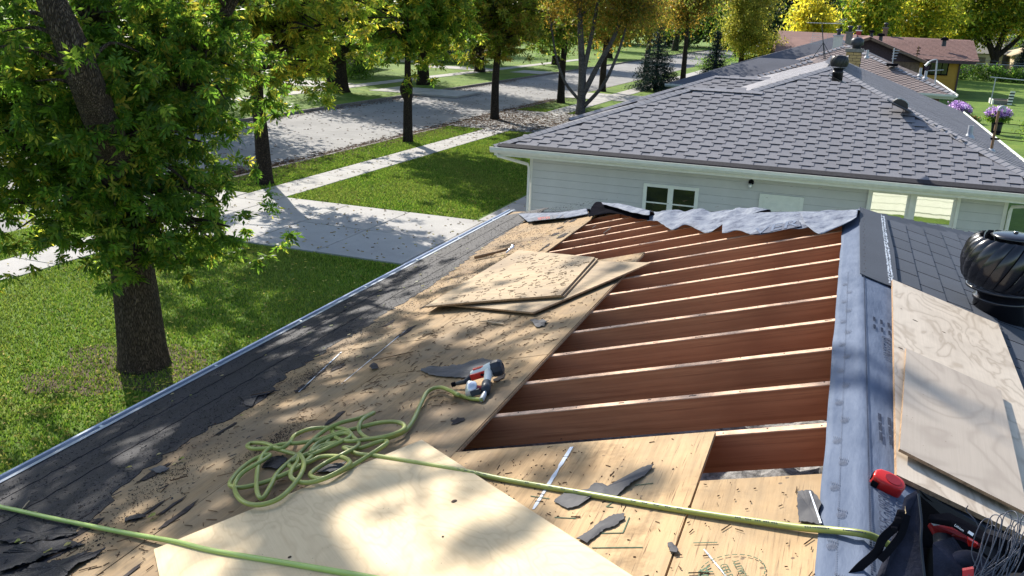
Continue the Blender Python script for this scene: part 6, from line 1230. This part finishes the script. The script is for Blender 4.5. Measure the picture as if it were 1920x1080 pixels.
n0 = gy(872, 716, .04); MB().tube([A_+ax*.01, n0, gy(857, 719, .03)], [.018, .014, .011], 10).build('nose', M['dgrey'], gun); MB().frame(gy(856, 722, .018), unit(-ax), nn_, s_, .022, .022, .020).build('nose_foot', M['black'], gun, bevel=.002)
MB().tube(spline([A_+ax*Lb*.35+s_*.02, A_+ax*Lb*.38+s_*.055, A_+ax*Lb*.5+s_*.05], 5), .005, 6).build('trigger', M['black'], gun)
MB().tube([m0+ax*.03, h1-ax*.012], .012, 8).build('magazine_bridge', M['dred'], gun)
# ------------------------------------------------------------------ hammer beyond the stack
a, b = onW(890, 483, .03), onW(958, 466, .05); hm = thing('claw_hammer', 'claw hammer with a long dark handle lying beyond the stacked sheets', 'hammer', tuple(a)); e = unit(b-a)
MB().tube([a, a+(b-a)*.25, a+(b-a)*.6, b], [.016, .019, .013, .014], 8).build('handle', M['wood'], hm, smooth=True); s_ = unit(np.cross(nW, e))
MB().tube(spline([b+s_*.07+nW*.01, b+s_*.04, b, b-s_*.05+nW*.0, b-s_*.09-e*.03-nW*.02], 4), [.018]*5+[.014]*4+[.013]*4+[.009]*3+[.004], 8).build('head', M['silver'], hm, smooth=True)
# ------------------------------------------------------------------ tape measure
tc = onE(1658, 922, .0); tm = thing('tape_measure', 'red tape measure lying on the ridge membrane beside the tool bag', 'tape measure', tuple(tc))
u_ = unit(onE(1690, 930, .0)-onE(1632, 898, .0)); v_ = np.cross(nE, u_); up_ = unit(nE*.9-v_*.25); v_ = unit(np.cross(up_, u_))
prof = [(-.052, -.018), (-.052, .006), (-.040, .020), (-.015, .026), (.015, .026), (.034, .020), (.042, .006), (.042, -.012), (.032, -.024), (.0, -.028), (-.030, -.028)]
o = MB().prism([tc+u_*a*1.0+v_*b*1.15+up_*.012 for a, b in prof], up_*.046).build('case', M['red'], tm, bevel=.008); [setattr(p, 'use_smooth', True) for p in o.data.polygons]; o.modifiers['bevel'].segments = 4
mb = MB(); V = [tc+u_*(.003+.024*math.cos(q))+v_*(.0+.019*math.sin(q))+up_*.0585 for q in np.linspace(0, 6.283, 20)[:-1]]; mb.prism(V, up_*.0012).build('label_disc', M['dred'], tm)
MB().frame(tc-u_*.0535+up_*.030-v_*.018, v_, up_, -u_, .022, .02, -.008).build('tape_mouth', M['black'], tm)
MB().frame(tc-u_*.047-v_*.0325+up_*.022, unit(u_*.86-v_*.1), up_, unit(-v_), .020, .026, .004).build('lock_button', M['black'], tm, bevel=.003)
# ------------------------------------------------------------------ open tool bag with drill and wires
bg = thing('tool_bag', 'open dark navy cloth tool bag in the bottom right corner', 'tool bag', tuple(onE(1720, 1060, .0)))
Y0 = 2.18
def at(x, y, Y): return hitY(x, y, Y)
fl = [at(1700, 938, 2.20), at(1722, 924, 2.22), at(1728, 980, 2.16), at(1738, 1100, 2.04), at(1700, 1150, 2.0), at(1640, 1130, 2.02), at(1648, 1085, 2.06), at(1668, 1035, 2.10), at(1688, 985, 2.15)]
o = MB().prism(fl, (-.006, .014, 0)).build('side_panel', M['bag'], bg, bevel=.003)
MB().tube(spline([at(1722, 926, 2.215), at(1728, 980, 2.155), at(1727, 1020, 2.11), at(1736, 1100, 2.035)], 6), .0035, 6).build('zip', M['dgrey'], bg)
# back wall and base of the bag: closed box seen from above
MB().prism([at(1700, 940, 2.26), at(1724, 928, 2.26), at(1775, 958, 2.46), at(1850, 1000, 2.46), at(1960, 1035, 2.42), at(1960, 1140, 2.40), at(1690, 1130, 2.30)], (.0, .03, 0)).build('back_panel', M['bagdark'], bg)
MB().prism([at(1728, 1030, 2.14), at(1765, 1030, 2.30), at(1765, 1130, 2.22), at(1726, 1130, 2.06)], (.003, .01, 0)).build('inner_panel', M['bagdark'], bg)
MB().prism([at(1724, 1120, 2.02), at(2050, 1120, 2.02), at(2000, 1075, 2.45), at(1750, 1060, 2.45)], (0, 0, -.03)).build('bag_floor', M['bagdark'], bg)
MB().prism([at(1748, 1020, 2.10), at(1785, 1010, 2.16), at(1815, 1050, 2.12), at(1845, 1110, 2.03), at(1750, 1110, 2.03)], (.004, .012, 0)).build('inner_pocket', M['bag'], bg, bevel=.003)
MB().tube(spline([at(1780, 1092, 2.06), at(1790, 1058, 2.1), at(1815, 1050, 2.1), at(1840, 1064, 2.09), at(1850, 1100, 2.05)], 5), .024, 8).build('pocket', M['bag'], bg, smooth=True)
MB().prism([at(1805, 1070, 2.04), at(1826, 1066, 2.04), at(1826, 1100, 2.02), at(1806, 1100, 2.02)], (0, .01, 0)).build('red_tag', M['red'], bg)
st1 = spline([at(1690, 960, 2.16), at(1680, 985, 2.13), at(1655, 1010, 2.10), at(1643, 1035, 2.09), at(1610, 1065, 2.08), at(1575, 1105, 2.06)], 6)
def strap(name, pts, w_, par, th=.003):
    mb = MB(); V = []
    for i, p in enumerate(pts): t_ = unit(np.array(pts[min(i+1, len(pts)-1)])-pts[max(i-1, 0)]); s_ = unit(np.cross(t_, (.25, -1, .45))); n_ = unit(np.cross(s_, t_)); V += [p-s_*w_, p+s_*w_, p+s_*w_+n_*th, p-s_*w_+n_*th]
    n = len(pts); F = [(4*i+j, 4*i+(j+1) % 4, 4*i+4+(j+1) % 4, 4*i+4+j) for i in range(n-1) for j in range(4)]+[(3, 2, 1, 0), (4*n-4, 4*n-3, 4*n-2, 4*n-1)]
    return mb.add(V, F).build(name, M['black'], par)
strap('strap', st1, .011, bg); strap('strap', spline([at(1700, 965, 2.15), at(1690, 1000, 2.12), at(1668, 1030, 2.09), at(1650, 1050, 2.08)], 6), .009, bg)
for (x, y) in ((1684, 975), (1676, 992), (1690, 962)): p = at(x, y, 2.12); MB().box(p[0]-.008, p[0]+.008, p[1]-.006, p[1]+.006, p[2]-.007, p[2]+.007).build('buckle', M['black'], bg, bevel=.002)
MB().prism([at(1697, 948, 2.19), at(1699, 962, 2.17), at(1691, 972, 2.17)], (0, .01, 0)).build('yellow_tab', M['newply'], bg)
dl = thing('cordless_drill', 'red and black cordless drill upside down inside the tool bag', 'drill', tuple(at(1790, 1000, 2.2)))
Yd = 2.22
b1 = [at(1742, 964, Yd+.06), at(1780, 960, Yd+.08), at(1835, 988, Yd+.02), at(1872, 1012, Yd-.02), at(1868, 1022, Yd-.03), at(1838, 1010, Yd-.03), at(1782, 978, Yd+.02), at(1742, 972, Yd+.03)]
b1 = [q+(0, -.06, 0)*1 if False else CAM+(q-CAM)*.965 for q in b1]; MB().prism(b1, (.0, .004, -.016)).build('battery', M['black'], dl, bevel=.004)
MB().prism([at(1741, 980, Yd), at(1776, 977, Yd+.01), at(1822, 1002, Yd-.03), at(1846, 1020, Yd-.04), at(1834, 1026, Yd-.045), at(1812, 1012, Yd-.03), at(1788, 1004, Yd-.01), at(1776, 1010, Yd-.01), at(1756, 1006, Yd)], (0, .02, -.02)).build('body', M['dred'], dl, bevel=.004)
MB().prism([at(1816, 1011, Yd-.05), at(1834, 1021, Yd-.05), at(1829, 1026, Yd-.05), at(1815, 1024, Yd-.05)], (0, .02, 0)).build('corner_guard', M['red'], dl)
MB().tube([at(1768, 1006, Yd), at(1768, 1040, Yd-.04), at(1770, 1090, Yd-.09)], [.024, .021, .022], 12).build('handle', M['dgrey'], dl, smooth=True); MB().tube([at(1762, 1020, Yd-.045), at(1761, 1070, Yd-.09)], .0035, 6).build('grip_stripe', M['red'], dl)
MB().prism([at(1745, 979, Yd-.004), at(1762, 978, Yd-.002), at(1764, 983, Yd-.004), at(1750, 985, Yd-.006)], (0, -.003, 0)).build('badge', M['galv'], dl)
e = unit(at(1826, 1004, Yd-.13)-at(1790, 980, Yd-.10)); 
MB().frame(at(1814, 999, Yd-.135), e, unit(np.cross((0, -1, .3), e)), unit((0, -1, .3)), .013, .007, .001).build('battery_label', M['silver'], dl)
flat_text('Lithium', at(1790, 984, Yd-.125), e, unit(np.cross((0, -1, .3), e)), .008, M['silver'], 'printed_word', dl)
wr = thing('wire_bundle', 'bunch of looped grey wires spilling from the bag at the right edge', 'wires', tuple(at(1880, 1040, 2.1))); rw = random.Random(6)
def wpath(L_): return spline([at(x, y, Y) for x, y, Y in L_], 7)
W_ = [[(1835, 994, 2.24), (1828, 975, 2.25), (1812, 958, 2.27), (1815, 948, 2.27)]]
tops = [(1852, 972), (1866, 965), (1885, 962), (1897, 958), (1905, 975), (1915, 978), (1925, 965), (1935, 985), (1860, 985), (1895, 985), (1908, 1000), (1930, 1010), (1918, 1020)]
for i, (x, y) in enumerate(tops):
    x0_ = x-rw.uniform(8, 18); W_.append([(1822+rw.uniform(-20, 40), 1095, 2.02), (x0_-14, 1040+rw.uniform(-12, 12), 2.06), (x0_, y+14, 2.1+.01*(i % 3)), (x, y, 2.12), (x+rw.uniform(6, 14), y+12, 2.1), (x+rw.uniform(-6, 8), y+55, 2.06), (x-rw.uniform(20, 40), 1100, 2.01)])
for L_ in W_: MB().tube(wpath(L_), .0013, 6).build('wire', M['wire'], wr, smooth=True)
bpy.context.view_layer.update()
